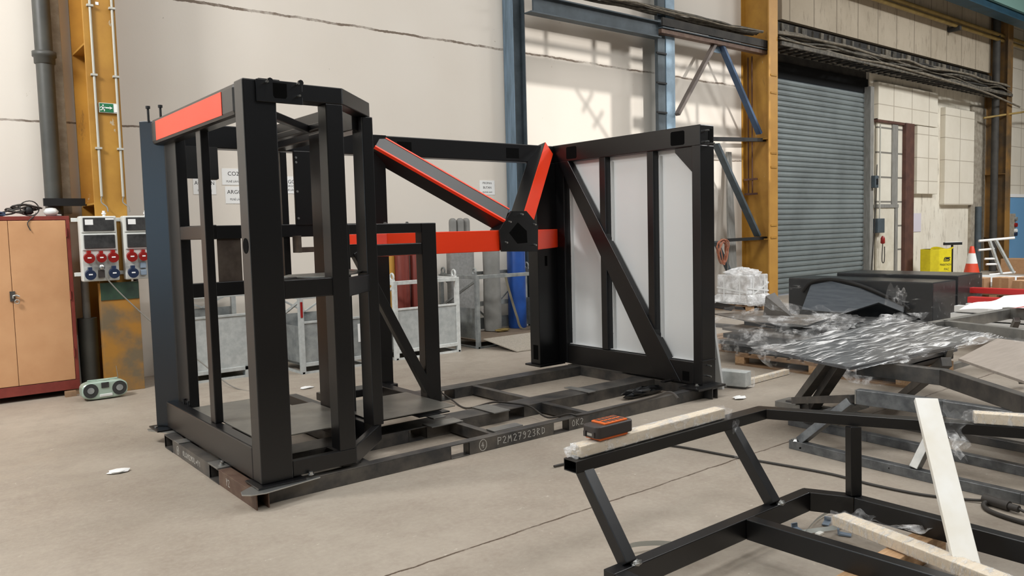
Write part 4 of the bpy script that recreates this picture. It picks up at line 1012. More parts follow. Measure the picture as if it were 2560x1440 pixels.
tag(MB().ribbon(smooth_path([(7.32, 9.28, .92), (7.36, 9.25, .7), (7.42, 9.22, .45), (7.46, 9.2, .3), (7.5, 9.15, .125), (7.62, 9.0, .12)], 6), (.03, .01, 0), .004).build('webbing_strap', 'rag', loc=(7.4, 9.2, .12)), 'dirty beige webbing strap hanging in the open crate', 'strap')
tag(crumple(MB(), (7.66, 8.95, .125), .1, .06, .02, 8).build('glove', 'black_matt', loc=(7.66, 8.95, .11)), 'dark glove lying on the wooden crate deck', 'glove')
tag(crumple(MB(), (7.12, 9.13, .135), .13, .05, .025, 11).build('rag', simple('ochre_rag', '7d6a3a', .9), loc=(7.12, 9.13, .11)), 'ochre rag at the foot of the grey roll', 'rag')
# long black cable across the floor, from behind the frame towards the orange box
r = thing('extension_cable', 'thin dark cable lying over the skid and floor to the orange and black box', 'cable', (3.6, 5.9, .1))
MB().tube(smooth_path([(1.9, 7.6, .012), (2.5, 7.0, .012), (3.0, 6.75, .012), (3.6, 6.6, .012), (4.0, 6.40, .06), (4.05, 6.30, .12), (4.12, 6.1, .03), (4.05, 5.75, .012), (4.12, 5.45, .10), (4.17, 5.25, .116), (4.25, 5.1, .10), (4.23, 4.85, .05), (4.26, 4.62, .112), (4.27, 4.5, .118), (4.1, 4.0, .28), (3.75, 3.3, .52), (3.45, 2.9, .66), (3.19, 2.62, .705)], 8), .008, 6).build('cable', 'rubber', r)
rnd = random.Random(21)
for k, (x, y, lab) in enumerate([(3.6, 7.2, 'pale paper scrap on the floor behind the left tower'), (4.55, 6.02, 'brown leaf-like scrap between the skid rails'), (3.42, 7.75, 'small pale scrap near the second crate'), (1.2, 5.9, 'small pale scrap on the open floor left of the skid'), (6.1, 4.3, 'clear film scrap beside the right foot of the frame')]):
    tag(crumple(MB(), (x, y, .012), .07, .05, .012, 30+k, 8, 5).build('paper_scrap', 'white' if k != 1 else 'cardboard', loc=(x, y, 0)), lab, 'scrap', 'scraps on the floor')
# ------------------------------------------------------------------ black front frame (near right)
ff = thing('base_frame', 'black powder coated tubular base frame with raised rail in the near right corner', 'frame', (2.25, 1.7, .1))
F = lambda n, mb, mat='black', bevel=.004: mb.build(n, mat, ff, bevel=bevel)
ZL, ZB = .20, .10
F('lower_rail', MB().prism_xy([(2.245, 2.246), (3.745, 2.246), (3.70, 2.18), (2.245, 2.18)], ZB, ZL))
F('lower_rail', MB().prism_xy([(2.245, 2.18), (2.31, 2.18), (2.31, .60), (2.245, .60)], ZB, ZL))
F('lower_rail', MB().prism_xy([(3.70, 2.18), (3.745, 2.246), (3.855, 2.02), (3.79, 1.99)], ZB, ZL))
F('lower_rail', MB().prism_xy([(3.79, 1.99), (3.855, 2.02), (3.835, .45), (3.77, .45)], ZB, ZL))
F('cross_rail', MB().prism_xy([(3.14, 2.18), (3.205, 2.18), (3.245, .60), (3.18, .60)], ZB, ZL))
F('lower_rail', MB().prism_xy([(2.31, .60), (3.77, .60), (3.77, .54), (2.245, .54), (2.245, .60)], ZB, ZL))
ZU = .60; TH = .054
def upper_pts(): 
    return
g = MB().tubebeam((2.285, 2.478, ZU-TH/2), (3.70, 2.47, ZU-TH/2), .082, TH, .005); F('upper_rail', g, bevel=.003)
dU = V((.438, -.899, 0)); nU = V((.899, .438, 0))
a0 = V((3.675, 2.43, ZU-TH)); 
F('upper_rail', MB().prism([V((3.69, 2.429, ZU-TH)), V((3.69, 2.511, ZU-TH)), V((3.735, 2.511, ZU-TH)), a0+dU*2.1+nU*.085, a0+dU*2.1], (0, 0, TH)), bevel=.003)
F('leaning_post', MB().beam((2.36, 2.215, ZL), (2.36, 2.47, ZU-TH), .06, .06, up=(0, 1, 0)))
F('leaning_post', MB().beam((3.42, 2.215, ZL), (3.42, 2.465, ZU-TH), .06, .06, up=(0, 1, 0)))
F('leaning_post', MB().beam((3.825, 2.01, ZL), (3.865, 2.035, ZU-TH), .06, .055, up=(-.5, -.86, 0)))
for x, y in ((2.385, 2.19), (3.45, 2.19)): F('weld_bead', crumple(MB(), (x, y, .203), .03, .02, .012, 5, 8, 5), 'zinc', 0)
for x in (2.45, 3.0): MB().cyl((x, 2.437, .575), (x, 2.4365, .575), .007, 8).build('drill_hole', 'hole', ff)
# timber wrapped in film on the upper rail
def wrapped_timber(label, p, q, w, h, mat='wood_pale', ends=True, fm='film_tight'):
    p = V(p); q = V(q); d = (q-p).normalized()
    r = thing('wrapped_timber', label, 'timber', tuple((p+q)/2))
    MB().beam(p, q, w, h).build('batten', mat, r, bevel=.003)
    MB().beam(p-d*.004, q+d*.004, w+.006, h+.006).build('film_wrap', fm, r, bevel=.006)
    if ends:
        for e, s in ((p, -1), (q, 1)):
            crumple(MB(), tuple(e+d*s*.012), .03+.3*abs(d.x)*.04, w*.55, h*.55, int(abs(e.x*100))+3, 16, 9, .5).build('film_knot', 'film', r)
    return r
wt = wrapped_timber('film wrapped pale batten lying along the raised rail, with an orange box on it', (2.33, 2.487, ZU+.029), (3.36, 2.49, ZU+.029), .066, .05)
tail = MB().grid(lambda u, v: (3.36+.05*u+.03*math.sin(v*9+u*3), 2.47-.05*v-.02*u, ZU+.03-.11*v*(.6+.4*u)+.015*math.sin(u*11+v*5)), 8, 8); tail.build('film_tail', 'film', wt)
r = thing('film_strip', 'thin twisted film strip hanging from the batten end below the raised rail', 'film strip', (3.44, 2.46, .4))
pts = smooth_path([(3.40, 2.45, .60), (3.42, 2.43, .54), (3.43, 2.44, .49), (3.425, 2.44, .44), (3.435, 2.44, .38), (3.44, 2.44, .31), (3.45, 2.44, .27)], 6)
g = MB(); rnd = random.Random(4)
for i in range(len(pts)-1):
    p, q = pts[i], pts[i+1]; k = 1 if i > 14 else .35+.6*abs(math.sin(i*.9)); w = V((.016*math.cos(i*.5), .02*math.sin(i*.8), .004))*k; g.add([p-w, q-w*.8, q+w*.8, p+w], [(0, 1, 2, 3)])
g.build('strip', 'film', r)
# orange and dark box on the timber (a small charger with socket holes)
bx = thing('charger_box', 'orange and dark grey slotted plastic box sitting on the wrapped batten', 'charger', (2.53, 2.49, .658))
zb = .658
MB().prism_xy([(2.42, 2.455), (2.435, 2.44), (2.64, 2.44), (2.655, 2.455), (2.655, 2.53), (2.64, 2.545), (2.435, 2.545), (2.42, 2.53)], zb+.01, zb+.066).build('body', 'dark_plastic', bx, bevel=.008, seg=3)
MB().box(2.44, 2.62, 2.446, 2.54, zb, zb+.014).build('orange_base', 'orange', bx, bevel=.004)
MB().box(2.475, 2.62, 2.448, 2.538, zb+.064, zb+.074).build('orange_top', 'orange', bx, bevel=.004)
for i in range(5):
    for j in range(2): MB().box(2.487+i*.026, 2.506+i*.026, 2.458+j*.04, 2.488+j*.04, zb+.073, zb+.0748).build('vent_slot', 'dark_plastic', bx)
MB().box(2.4165, 2.42, 2.475, 2.505, zb+.022, zb+.034).build('socket', 'zinc', bx)
MB().box(2.412, 2.424, 2.458, 2.47, zb+.016, zb+.04).build('latch', 'dark_plastic', bx); MB().box(2.412, 2.424, 2.512, 2.524, zb+.016, zb+.04).build('latch', 'dark_plastic', bx)
# second film wrapped timber on the slanted rail
p = a0+V((0, 0, TH))+dU*.98+nU*.045; q = a0+V((0, 0, TH))+dU*1.9+nU*.045
wrapped_timber('film wrapped pale batten on the raised rail at the right edge', p+V((0, 0, .029)), q+V((0, 0, .029)), .066, .05)
# white plank leaning on the raised rail
pl = thing('white_plank', 'white painted plank leaning steeply against the raised rail', 'plank', (3.45, 1.29, 0))
pa, pb = V((3.445, 1.285, .02)), V((3.985, 1.728, .715))
MB().beam(pa, pb, .105, .03, up=(.45, .4, -.62)).build('board', 'white_wood', pl, bevel=.003)
def hang(u, v):
    c = pb.lerp(pa, .03+.27*v); return c+V((.035, -.045, -.005))+V((.10, -.085, -.05))*u*(1-.55*v)*(1+.15*math.sin(v*13))+V((.012*math.sin(u*9+v*7), .012*math.sin(v*17), .014*math.sin(u*13+v*5)))
MB().grid(hang, 10, 14).build('film_rag', 'film', pl)
# dunnage and the film wrapped batten inside the loop
tag(MB().box(3.03, 3.93, 1.60, 1.70, 0, .10).build('dunnage_beam', 'wood', loc=(3.5, 1.65, 0), bevel=.004), 'bare timber beam under the black base frame', 'timber')
wrapped_timber('long film wrapped batten lying inside the base frame on the timber beam', (3.64, 1.99, .128), (3.44, 1.17, .135), .085, .05, 'wood_pale')
r = thing('film_scrap', 'torn milky film lying over the inner batten and timber beam', 'film scrap', (3.7, 1.75, .12))
MB().grid(lambda u, v: (3.60+.20*u+.02*math.sin(v*8), 1.82-.16*u-.14*v*(1-u*.7)+.03*math.sin(u*6), .165-.03*u+.014*math.sin(u*9+v*7)), 12, 8).build('film', 'film', r)
MB().grid(lambda u, v: (3.66+.16*u, 1.99-.06*u-.07*v, .15-.03*v+.012*math.sin(u*12+v*5)), 10, 5).build('film_end', 'film', r)
# strapping, clips and chips on the floor inside the loop
def strap(label, pts, w=.011):
    P = smooth_path(pts, 7); g = MB()
    for i in range(len(P)-1):
        a, b_ = P[i], P[i+1]; d = (b_-a).normalized(); s = d.cross(V((0, 0, 1))); s = (s.normalized()*.35+V((0, 0, .94)))*w
        g.add([a-s, b_-s, b_+s, a+s], [(0, 1, 2, 3)])
    return tag(g.build('strapping_band', 'strap', loc=P[0]), label, 'strapping')
strap('pale strapping band curled inside the far corner of the base frame', [(3.60, 2.15, .02), (3.85, 2.22, .014), (4.0, 2.21, .02), (3.97, 2.10, .02), (3.80, 2.08, .02), (3.60, 2.17, .016), (3.5, 2.16, .014)])
strap('pale strapping band curled behind the lower rail at the left', [(2.74, 2.62, .014), (2.80, 2.60, .04), (2.92, 2.56, .03), (3.0, 2.52, .016)], .016)
strap('pale strapping end under the near left of the base frame', [(2.72, 2.08, .014), (2.78, 2.02, .03), (2.9, 1.97, .02), (2.95, 1.9, .014)], .012)
strap('pale strapping piece beside the inner batten', [(3.42, 1.86, .014), (3.52, 1.82, .02), (3.52, 1.74, .016), (3.50, 1.66, .03)], .009)
for k, (x, y, rz_, lab) in enumerate([(3.83, 2.16, .3, 'blue-grey plastic corner clip, farthest in the loop'), (3.64, 2.21, 1.2, 'blue-grey plastic corner clip next to the far rail'), (3.76, 2.02, 2.0, 'blue-grey plastic corner clip near the batten end')]):
    r = thing('corner_clip', lab, 'clip', (x, y, .004), 'plastic corner clips', rz_)
    g = MB(); g.tube([V((0, .0, .004)), V((.0, .0, .008))], .001) if False else None
    gg = MB().prism([(-.03, -.016, 0), (.03, -.016, 0), (.034, -.016, .006), (.036, -.016, .03), (.028, -.016, .03), (.026, -.016, .01), (-.03, -.016, .006)], (0, .034, 0))
    o = gg.build('clip', 'clip_blue'); o.parent = r
tag(MB().box(3.655, 3.70, 2.10, 2.125, .002, .012).build('wood_chip', 'white_wood', loc=(3.68, 2.11, 0)), 'small pale wood chip between the clips', 'chip')
# cable with connector behind the frame
r = thing('floor_cable', 'dark cable with inline connector on the floor behind the base frame', 'cable', (4.6, 2.2, 0))
MB().tube(smooth_path([(3.45, 3.9, .012), (4.0, 3.85, .01), (4.37, 3.76, .01), (4.50, 3.2, .01), (4.61, 2.62, .01), (4.60, 2.3, .01), (4.63, 2.03, .01), (4.72, 1.82, .012), (4.76, 1.73, .02)], 8), .008, 6).build('cable', 'rubber', r)
MB().cyl((4.755, 1.74, .03), (4.72, 1.60, .03), .027, 12).cyl((4.72, 1.60, .03), (4.71, 1.55, .03), .02, 10).build('connector', 'rubber', r, bevel=.003)
MB().tube(smooth_path([(4.76, 1.70, .03), (4.70, 1.72, .015), (4.62, 1.66, .012), (4.57, 1.52, .012), (4.55, 1.3, .012)], 7), .014, 7).build('thick_cable', 'rubber', r)
MB().tube(smooth_path([(4.71, 1.55, .03), (4.70, 1.45, .012), (4.68, 1.2, .01)], 6), .008, 6).build('cable', 'rubber', r)
# ------------------------------------------------------------------ unpainted steel frame lying upside down behind it
f2 = thing('base_frame', 'unpainted grey steel base frame lying upside down, nearer one with chalk number', 'frame', (4.95, 2.2, 0))
G2 = lambda n, mb, mat='mill_steel', bevel=.003: mb.build(n, mat, f2, bevel=bevel)
def poly_rail(pts, w, h, z0):
    """rail following pts in plan"""
    g = MB(); P = [V((x, y, 0)) for x, y in pts]; L = []; R_ = []
    for i, p in enumerate(P):
        d = (P[min(i+1, len(P)-1)]-P[max(i-1, 0)]).normalized(); n = V((-d.y, d.x, 0))*w/2; L.append(p+n); R_.append(p-n)
    for i in range(len(P)-1):
        b0 = [R_[i], R_[i+1], L[i+1], L[i]]; g.hexa([v+V((0, 0, z0)) for v in b0]+[v+V((0, 0, z0+h)) for v in b0])
    return g
ra = G2('floor_rail', poly_rail([(5.00, 3.09), (4.955, 2.56), (4.91, 1.6), (4.89, .8)], .06, .062, 0))
G2('floor_rail', poly_rail([(5.58, 3.46), (5.545, 2.8), (5.46, 1.75), (5.40, .8)], .06, .062, 0))
chalk(f2, '2P~O1', (4.963, 2.88, .02), (-.045/.53, -.53, 0), .03, .9, .003)
for y in (2.98, 2.62, 2.35, 2.0, 1.72, 1.35): MB().cyl((4.935-.018*(2.9-y)-.0, y, .033), (4.925-.018*(2.9-y)-.0, y, .033), .006, 8).build('bolt_hole', 'hole', f2)
G2('thick_rail', poly_rail([(5.11, 2.66), (5.15, 2.12), (5.12, 1.2), (5.10, .7)], .065, .10, .37))
G2('thick_rail', MB().beam((5.10, 2.69, .40), (5.90, 3.62, .12), .05, .055), 'dark_steel')
G2('leaning_post', MB().beam((5.0, 3.02, .062), (5.09, 2.70, .38), .058, .058, up=(0, 1, 0)))
G2('leaning_post', MB().beam((5.56, 3.3, .062), (5.15, 2.62, .38), .058, .058, up=(0, 1, 0)))
G2('short_post', MB().beam((4.93, 2.2, .06), (5.10, 2.12, .38), .055, .055, up=(0, 1, 0)), 'raw_steel')
G2('end_plate', MB().box(5.075, 5.15, 2.655, 2.665, .372, .468), 'raw_steel', .001)
G2('weld_bead', crumple(MB(), (4.995, 3.05, .066), .035, .03, .012, 6, 8, 5), 'zinc', 0)
# rear steel frame carrying the wrapped sheets
f3 = thing('base_frame', 'unpainted dark steel base frame lying upside down, rear one carrying wrapped sheets', 'frame', (5.8, 2.8, 0))
G3 = lambda n, mb, mat='dark_steel', bevel=.003: mb.build(n, mat, f3, bevel=bevel)
G3('thick_rail', poly_rail([(5.62, 2.92), (5.62, 2.32), (5.08, 1.64), (4.6, 1.05)], .07, .11, .47))
G3('thick_rail', MB().beam((5.62, 2.90, .53), (7.3, 2.95, .53), .07, .11))
G3('floor_rail', poly_rail([(6.12, 3.82), (6.08, 3.0), (6.0, 1.6)], .06, .06, 0))
G3('leaning_post', MB().beam((6.13, 3.73, .04), (5.47, 3.06, .58), .075, .075, up=(0, 0, 1)))
G3('leaning_post', MB().beam((6.09, 3.56, .04), (5.40, 2.93, .58), .075, .075, up=(0, 0, 1)))
G3('cross_post', MB().beam((6.9, 3.2, .05), (6.1, 2.5, .55), .07, .07))
G3('end_plate', MB().box(6.05, 6.28, 3.66, 3.9, .0, .05), 'raw_steel', .002)
# wrapped dark sheets lying on it
sh = thing('wrapped_sheets', 'stack of dark grey sheets in streaky stretch film lying on the rear steel frame', 'sheet stack', (6.3, 3.2, .59))
S0 = [V((5.37, 3.56, .60)), V((5.06, 2.69, .60)), V((7.25, 2.54, .60)), V((7.85, 3.70, .60))]
def bil(u, v, z=0.): 
    a = S0[1].lerp(S0[2], u); b_ = S0[0].lerp(S0[3], u); c = a.lerp(b_, v); return V((c.x, c.y, c.z+z))
MB().prism([bil(0, 0), bil(.62, 0), bil(1, .15), bil(1, 1), bil(0, 1)], (0, 0, .02)).build('sheets', 'grey_glossy', sh)
rnd = random.Random(12)
def filmtop(u, v):
    p = bil(-.01+1.04*u, -.02+1.06*v, .026); p.z += .010*math.sin(u*31+v*9)*math.sin(v*17)+.012*max(0, math.sin(v*24+u*6))*abs(math.sin(u*5)); 
    if v < .03 or u > .97: p.z -= .03
    return p
MB().grid(filmtop, 60, 34).build('film', 'film_streak', sh)
for k, (c, s) in enumerate([((5.35, 3.5, .62), (.12, .1, .03)), ((6.9, 2.6, .62), (.22, .07, .03)), ((7.7, 3.65, .63), (.25, .12, .05)), ((5.9, 2.65, .60), (.35, .05, .025)), ((6.5, 3.72, .63), (.35, .07, .05)), ((7.1, 3.9, .64), (.3, .1, .06))]):
    crumple(MB(), c, s[0], s[1], s[2], 60+k, 26, 12, .55).build('film_bunch', 'film', sh)
# tan sheet
ts = thing('tan_sheet', 'tan protected sheet in film lying beside the dark wrapped sheets at the right edge', 'sheet', (6, 2, .59))
MB().prism([(5.95, 2.36, .592), (5.15, 1.50, .585), (5.8, 1.2, .585), (6.9, 1.9, .60), (7.1, 2.52, .60)], (0, 0, .018)).build('sheet', 'tan_sheet', ts, bevel=.002)
MB().grid(lambda u, v: (6.2+.9*u, 1.95+.5*u-.15*v+.05*math.sin(u*7), .625+.016*math.sin(u*23+v*9)*math.sin(v*7)), 30, 8).build('film', 'film', ts)
# ------------------------------------------------------------------ right background
# far grey frame
f4 = thing('base_frame', 'unpainted steel base frame farther back at the right edge, with red sheet on it', 'frame', (8.3, 3.3, 0))
G4 = lambda n, mb, mat='raw_steel', bevel=.003: mb.build(n, mat, f4, bevel=bevel)
G4('thick_rail', poly_rail([(8.22, 3.40), (7.95, 2.6), (7.8, 1.9)], .08, .11, .49))
G4('thick_rail', MB().beam((8.0, 3.42, .545), (9.7, 3.33, .545), .08, .11))
G4('thick_rail', poly_rail([(9.7, 3.37), (9.5, 2.6), (9.3, 2.0)], .1, .12, .49))
for x, y in ((8.25, 3.3), (9.55, 3.2), (8.0, 2.5), (9.3, 2.9)):
    G4('leaning_post', MB().beam((x+.35, y+.25, .05), (x, y, .5), .06, .06))
G4('floor_rail', MB().box(8.3, 10.0, 3.55, 3.61, 0, .06))
# red sheet edge and white paper drooping over the far frame
tag(MB().grid(lambda u, v: (9.5+1.4*u, 3.25-.9*v-.1*u, .62+.05*math.sin(v*3)), 8, 8).build('red_sheet', 'red_profile', loc=(9.8, 3, .62)), 'red sheet draped on the far steel frame at the right edge', 'sheet')
tag(MB().grid(lambda u, v: (10.2+1.7*u, 4.05-.85*v+.1*u, .50+.03*math.sin(u*6+v*4)+.05*u), 10, 8).build('white_cloth', 'white', loc=(11, 3.6, .5)), 'white paper sheet spread over the stack at the right edge', 'paper')
for z, x0, y0, y1, lab in ((.36, 12.5, 4.85, 3.2, 'lower bright red profile in the white stack'), (.40, 13.7, 5.3, 3.4, 'upper bright red profile in the white stack')):
    tag(MB().box(x0, x0+.14, y1, y0, z, z+.09).build('red_profile', 'red_profile', loc=(x0, y0, z), bevel=.01), lab, 'profile', 'red profiles')
# pallets
def pallet(name, label, x0, y0, lx, ly, z0=0., h=.14, rz=0):
    r = thing(name, label, 'pallet', (x0, y0, z0))
    n = max(4, int(ly/.16))
    for k in range(n): MB().box(x0, x0+lx, y0+k*ly/n, y0+k*ly/n+ly/n*.72, z0+h-.022, z0+h).build('top_board', 'wood_dark', r)
    for i in range(3):
        xx = x0+(lx-.1)*i/2
        MB().box(xx, xx+.1, y0, y0+ly, z0+h-.044, z0+h-.022).build('stringer_board', 'wood_dark', r)
        for j in range(3):
            yy = y0+(ly-.12)*j/2; MB().box(xx, xx+.1, yy, yy+.12, z0+.022, z0+h-.044).build('block', 'wood', r)
        MB().box(xx, xx+.1, y0, y0+ly, z0, z0+.022).build('bottom_board', 'wood_dark', r)
    return r
pallet('pallet', 'wooden pallet under the black crumpled wrapped panels', 7.58, 3.45, 1.0, 1.95)
pallet('pallet', 'small wooden pallet between the frame foot and the black wrapped heap', 8.25, 5.75, 1.1, .8)
hp = thing('wrapped_panel_heap', 'low heap of black and grey panels in torn crumpled film on a pallet', 'panel heap', (8.1, 4.6, .14))
def slab_(x0, x1, y0, y1, z, t, mat, bend=0., n=10):
    g = MB(); 
    top = [(y0+(y1-y0)*i/n) for i in range(n+1)]
    for i in range(n):
        a, b_ = top[i], top[i+1]; za = z+bend*(2*i/n-1)**2; zb2 = z+bend*(2*(i+1)/n-1)**2
        g.hexa([(x0, a, za), (x1, a, za), (x1, b_, zb2), (x0, b_, zb2), (x0, a, za+t), (x1, a, za+t), (x1, b_, zb2+t), (x0, b_, zb2+t)])
    return g.build('panel', mat, hp)
slab_(7.62, 8.7, 3.5, 5.6, .145, .05, 'black_glossy')
slab_(7.66, 8.8, 3.5, 5.7, .20, .04, 'grey_glossy', .01)
slab_(7.7, 8.7, 3.6, 5.65, .26, .05, 'black_glossy', .02)
slab_(7.75, 8.8, 3.7, 5.7, .33, .03, 'taupe', .03)
slab_(7.9, 8.8, 3.7, 5.5, .40, .05, 'black_glossy', .02)
MB().prism([(7.85, 5.9, .52), (7.9, 5.1, .42), (8.1, 4.4, .44), (8.6, 4.5, .50), (8.5, 5.8, .50)], (0, 0, .012)).build('top_sheet', 'taupe', hp)
MB().prism([(7.8, 4.75, .44), (8.1, 4.0, .74), (8.5, 3.75, .55), (8.3, 4.7, .45)], (0, .0, .012)).build('bent_sheet', 'black_glossy', hp)
MB().prism([(8.2, 5.45, .45), (8.35, 5.1, .46), (8.3, 5.35, .78), (8.22, 5.42, .74)], (.01, .01, 0)).build('flap', 'taupe', hp)
MB().prism([(7.9, 5.98, .60), (8.0, 5.75, .56), (8.15, 5.8, .60), (8.05, 6.0, .64)], (0, 0, .01)).build('flap', 'black_glossy', hp)
def film_sheet(x, y, z, lx, ly, amp, seed, tilt=(0, 0), n=26):
    rr = random.Random(seed); K = [(rr.uniform(3, 12), rr.uniform(3, 12), rr.uniform(0, 6), rr.uniform(.4, 1)) for _ in range(5)]
    def fn(u, v):
        h = sum(k[3]*abs(math.sin(k[0]*u+k[1]*v+k[2])) for k in K)/3
        return (x+lx*(u-.5)+tilt[0]*h*.2, y+ly*(v-.5)+.04*math.sin(9*u+seed), z+amp*h+tilt[0]*(u-.5)+tilt[1]*(v-.5))
    return MB().grid(fn, n, n, smooth=False)
for k, a in enumerate([(8.0, 4.9, .44, .9, 1.3, .10, 1), (8.3, 4.2, .47, .8, .9, .16, 2), (7.66, 5.3, .33, .25, .9, .12, 3, (.35, .1)), (7.62, 4.3, .20, .22, 1.8, .10, 4, (.25, .1)), (8.35, 5.4, .47, .5, .5, .20, 5, (-.1, .1))]):
    film_sheet(*a).build('film', 'film', hp)
MB().grid(lambda u, v: (7.60-.07*math.sin(v*3)-.03*math.sin(u*40+v*6)-.12*v, 5.75-2.3*u+.04*math.sin(v*9+u*13), .46-.14*u-(.32+.08*math.sin(u*17))*v), 60, 12).build('film_skirt', 'film', hp)
MB().grid(lambda u, v: (8.15+.5*u, 4.9-1.2*u+.1*v, .44+.22*v*(.5+.5*math.sin(u*5+1))+.03*math.sin(u*27+v*8)), 30, 10).build('film', 'film', hp)
# two big black wrapped boxes
def black_box(label, x0, x1, y0, y1, h, wrapgrey):
    r = thing('wrapped_box', label, 'wrapped box', (x0, (y0+y1)/2, 0), 'large black wrapped boxes')
    MB().box(x0, x1, y0, y1, 0, h).build('box', 'black_glossy', r, bevel=.015)
    MB().box(x0-.012, x1, y0-.012, y1+.012, 0, h-.002).build('film_wrap', 'film_thin', r, bevel=.02)
    if wrapgrey:
        g = MB(); prof = [(y1-.28, .12), (y1-.45, h-.1), (y1-.8, h-.03), (y1-1.3, h-.12), (y1-2.0, h-.38), (y1-2.0, .1)]
        g.prism([(x0-.06, y, z) for y, z in prof], (.04, 0, 0)); g.build('grey_panel', simple('blue_grey_panel', '5f6873', .2, col2='6d7680', vscale=3, stretch=(1, 1, 8), spec=.8, bmp=.1), r, bevel=.01)
        g = MB(); P = smooth_path([(x0-.08, y1-.32, h-.22), (x0-.08, y1-.5, h-.05), (x0-.08, y1-.9, h+.0), (x0-.08, y1-1.4, h-.1), (x0-.08, y1-2.0, h-.34), (x0-.08, y1-2.1, h-.42)], 6)
        g.tube(P, .03, 8); g.build('black_edge', 'black_matt', r)
        MB().grid(lambda u, v: (x0-.1-.06*math.sin(v*5), y1-1.75-.3*u, .12+.5*v-.1*u+.04*math.sin(u*19+v*11)), 14, 10).build('film_bunch', 'film', r)
    else:
        MB().grid(lambda u, v: (x0-.05-.04*math.sin(v*7+u*5), (y0+y1)/2-.15+.3*u, .15+.42*v*(1-.4*u)+.04*math.sin(u*17+v*9)), 14, 12).build('film_bunch', 'film', r)
    return r
black_box('large black wrapped box, front left of the pair, with a grey curved panel on it', 12.3, 13.1, 5.25, 7.66, .655, True)
black_box('large black wrapped box, rear right of the pair, nearer the yellow bin', 13.25, 14.2, 5.28, 7.3, .705, False)
# film wrapped load on a pallet beside the yellow column
pallet('pallet', 'pallet under the white wrapped load beside the yellow column', 12.35, 8.45, .85, .95, h=.13)
r = thing('wrapped_load', 'translucent wrapped load with white tape on a pallet by the yellow column', 'wrapped load', (12.8, 8.9, .13))
MB().box(12.45, 13.1, 8.6, 9.25, .13, .64).build('boxes', simple('pale_boxes', 'b5aba2', .7, col2='a89d94', vscale=4), r, bevel=.02)
crumple(MB(), (12.78, 8.92, .66), .31, .31, .11, 41, 20, 10, .3).build('film_top', 'film_milky', r)
MB().prism([(12.3, 8.4, .13), (13.25, 8.4, .13), (13.25, 9.45, .13), (12.3, 9.45, .13)], (0, 0, .02)).build('skirt', 'film_milky', r)
g = MB(); z0, z1 = .15, .66
g.hexa([(12.34, 8.45, z0), (13.22, 8.45, z0), (13.22, 9.4, z0), (12.34, 9.4, z0), (12.44, 8.59, .3), (13.11, 8.59, .3), (13.11, 9.26, .3), (12.44, 9.26, .3)]); g.box(12.44, 13.11, 8.59, 9.26, .3, z1)
g.build('film_wrap', 'film_milky', r, bevel=.02)
M['tape'] = simple('white_tape', 'e6e6e4', .3)
for (a, b_) in (((12.62, 8.585, .15), (12.62, 8.585, .62)), ((12.98, 8.585, .15), (12.98, 8.585, .62)), ((12.44, 8.583, .42), (13.11, 8.583, .34)), ((12.44, 8.582, .22), (13.11, 8.582, .50))):
    MB().beam(a, b_, .006, .03, up=(0, 0, 1) if a[2] != b_[2] and a[0] != b_[0] else (1, 0, 0)).build('tape', 'tape', r)
for (a, b_) in (((12.435, 8.75, .15), (12.435, 8.75, .62)), ((12.435, 9.1, .15), (12.435, 9.1, .62)), ((12.433, 9.26, .42), (12.433, 8.59, .34))):
    MB().beam(a, b_, .006, .03, up=(0, 1, 0) if a[0] == b_[0] and a[1] == b_[1] else (0, 0, 1)).build('tape', 'tape', r)
tag(MB().box(10.2, 10.32, 6.4, 8.2, 0, .05).build('steel_strip', 'dark_steel', loc=(10.2, 7, 0)), 'dark steel strip on the floor behind the wrapped heap', 'strip')
# small wrapped block and batten by the frame foot
r = thing('wrapped_block', 'small grey block in clear film on the floor right of the frame foot', 'block', (6.6, 4.62, 0))
MB().prism_xy([(6.40, 4.78), (6.48, 4.50), (6.62, 4.53), (6.54, 4.81)], .02, .165).build('block', 'galv', r, bevel=.006)
MB().prism_xy([(6.38, 4.80), (6.46, 4.47), (6.65, 4.50), (6.56, 4.84)], .0, .175).build('film', 'film', r, bevel=.02)
wrapped_timber('short pale batten with film on the floor right of the frame foot', (6.62, 4.62, .03), (7.45, 4.66, .03), .06, .05, ends=False, fm='film_tight')
# yellow bin with printing
bn = thing('wire_drum_box', 'bright yellow cardboard drum box with black lettering by the white bay wall', 'box', (21.55, 9.1, 0))
MB().prism_xy([(21.29, 9.42), (21.25, 9.15), (21.36, 8.98), (21.68, 8.80), (21.80, 8.93), (21.82, 9.25), (21.62, 9.45)], 0, .83).build('box', 'bin_yellow', bn, bevel=.01)
MB().prism_xy([(21.31, 9.4), (21.28, 9.16), (21.38, 9.0), (21.67, 8.84), (21.77, 8.94), (21.79, 9.23), (21.61, 9.42)], .825, .833).build('inside', 'hole', bn)
MB().grid(lambda u, v: (21.22+.5*u, 9.15-.36*u+.02*math.sin(u*9)-.03*v, .81+.06*v+.03*math.sin(u*7)), 12, 3).build('torn_flap', 'bin_yellow', bn)
xd = V((.36, -.20, 0)).normalized(); nn = xd.cross(V((0, 0, 1)))
o0 = V((21.36, 8.98, 0))+nn*.003
text('lettering', 'MARATHON', .085, o0+xd*.03+V((0, 0, .40)), xd, (0, 0, 1), 'ink', bn, .68)
text('lettering', 'PAC', .085, o0+xd*.15+V((0, 0, .28)), xd, (0, 0, 1), 'ink', bn, .95)
g = MB()
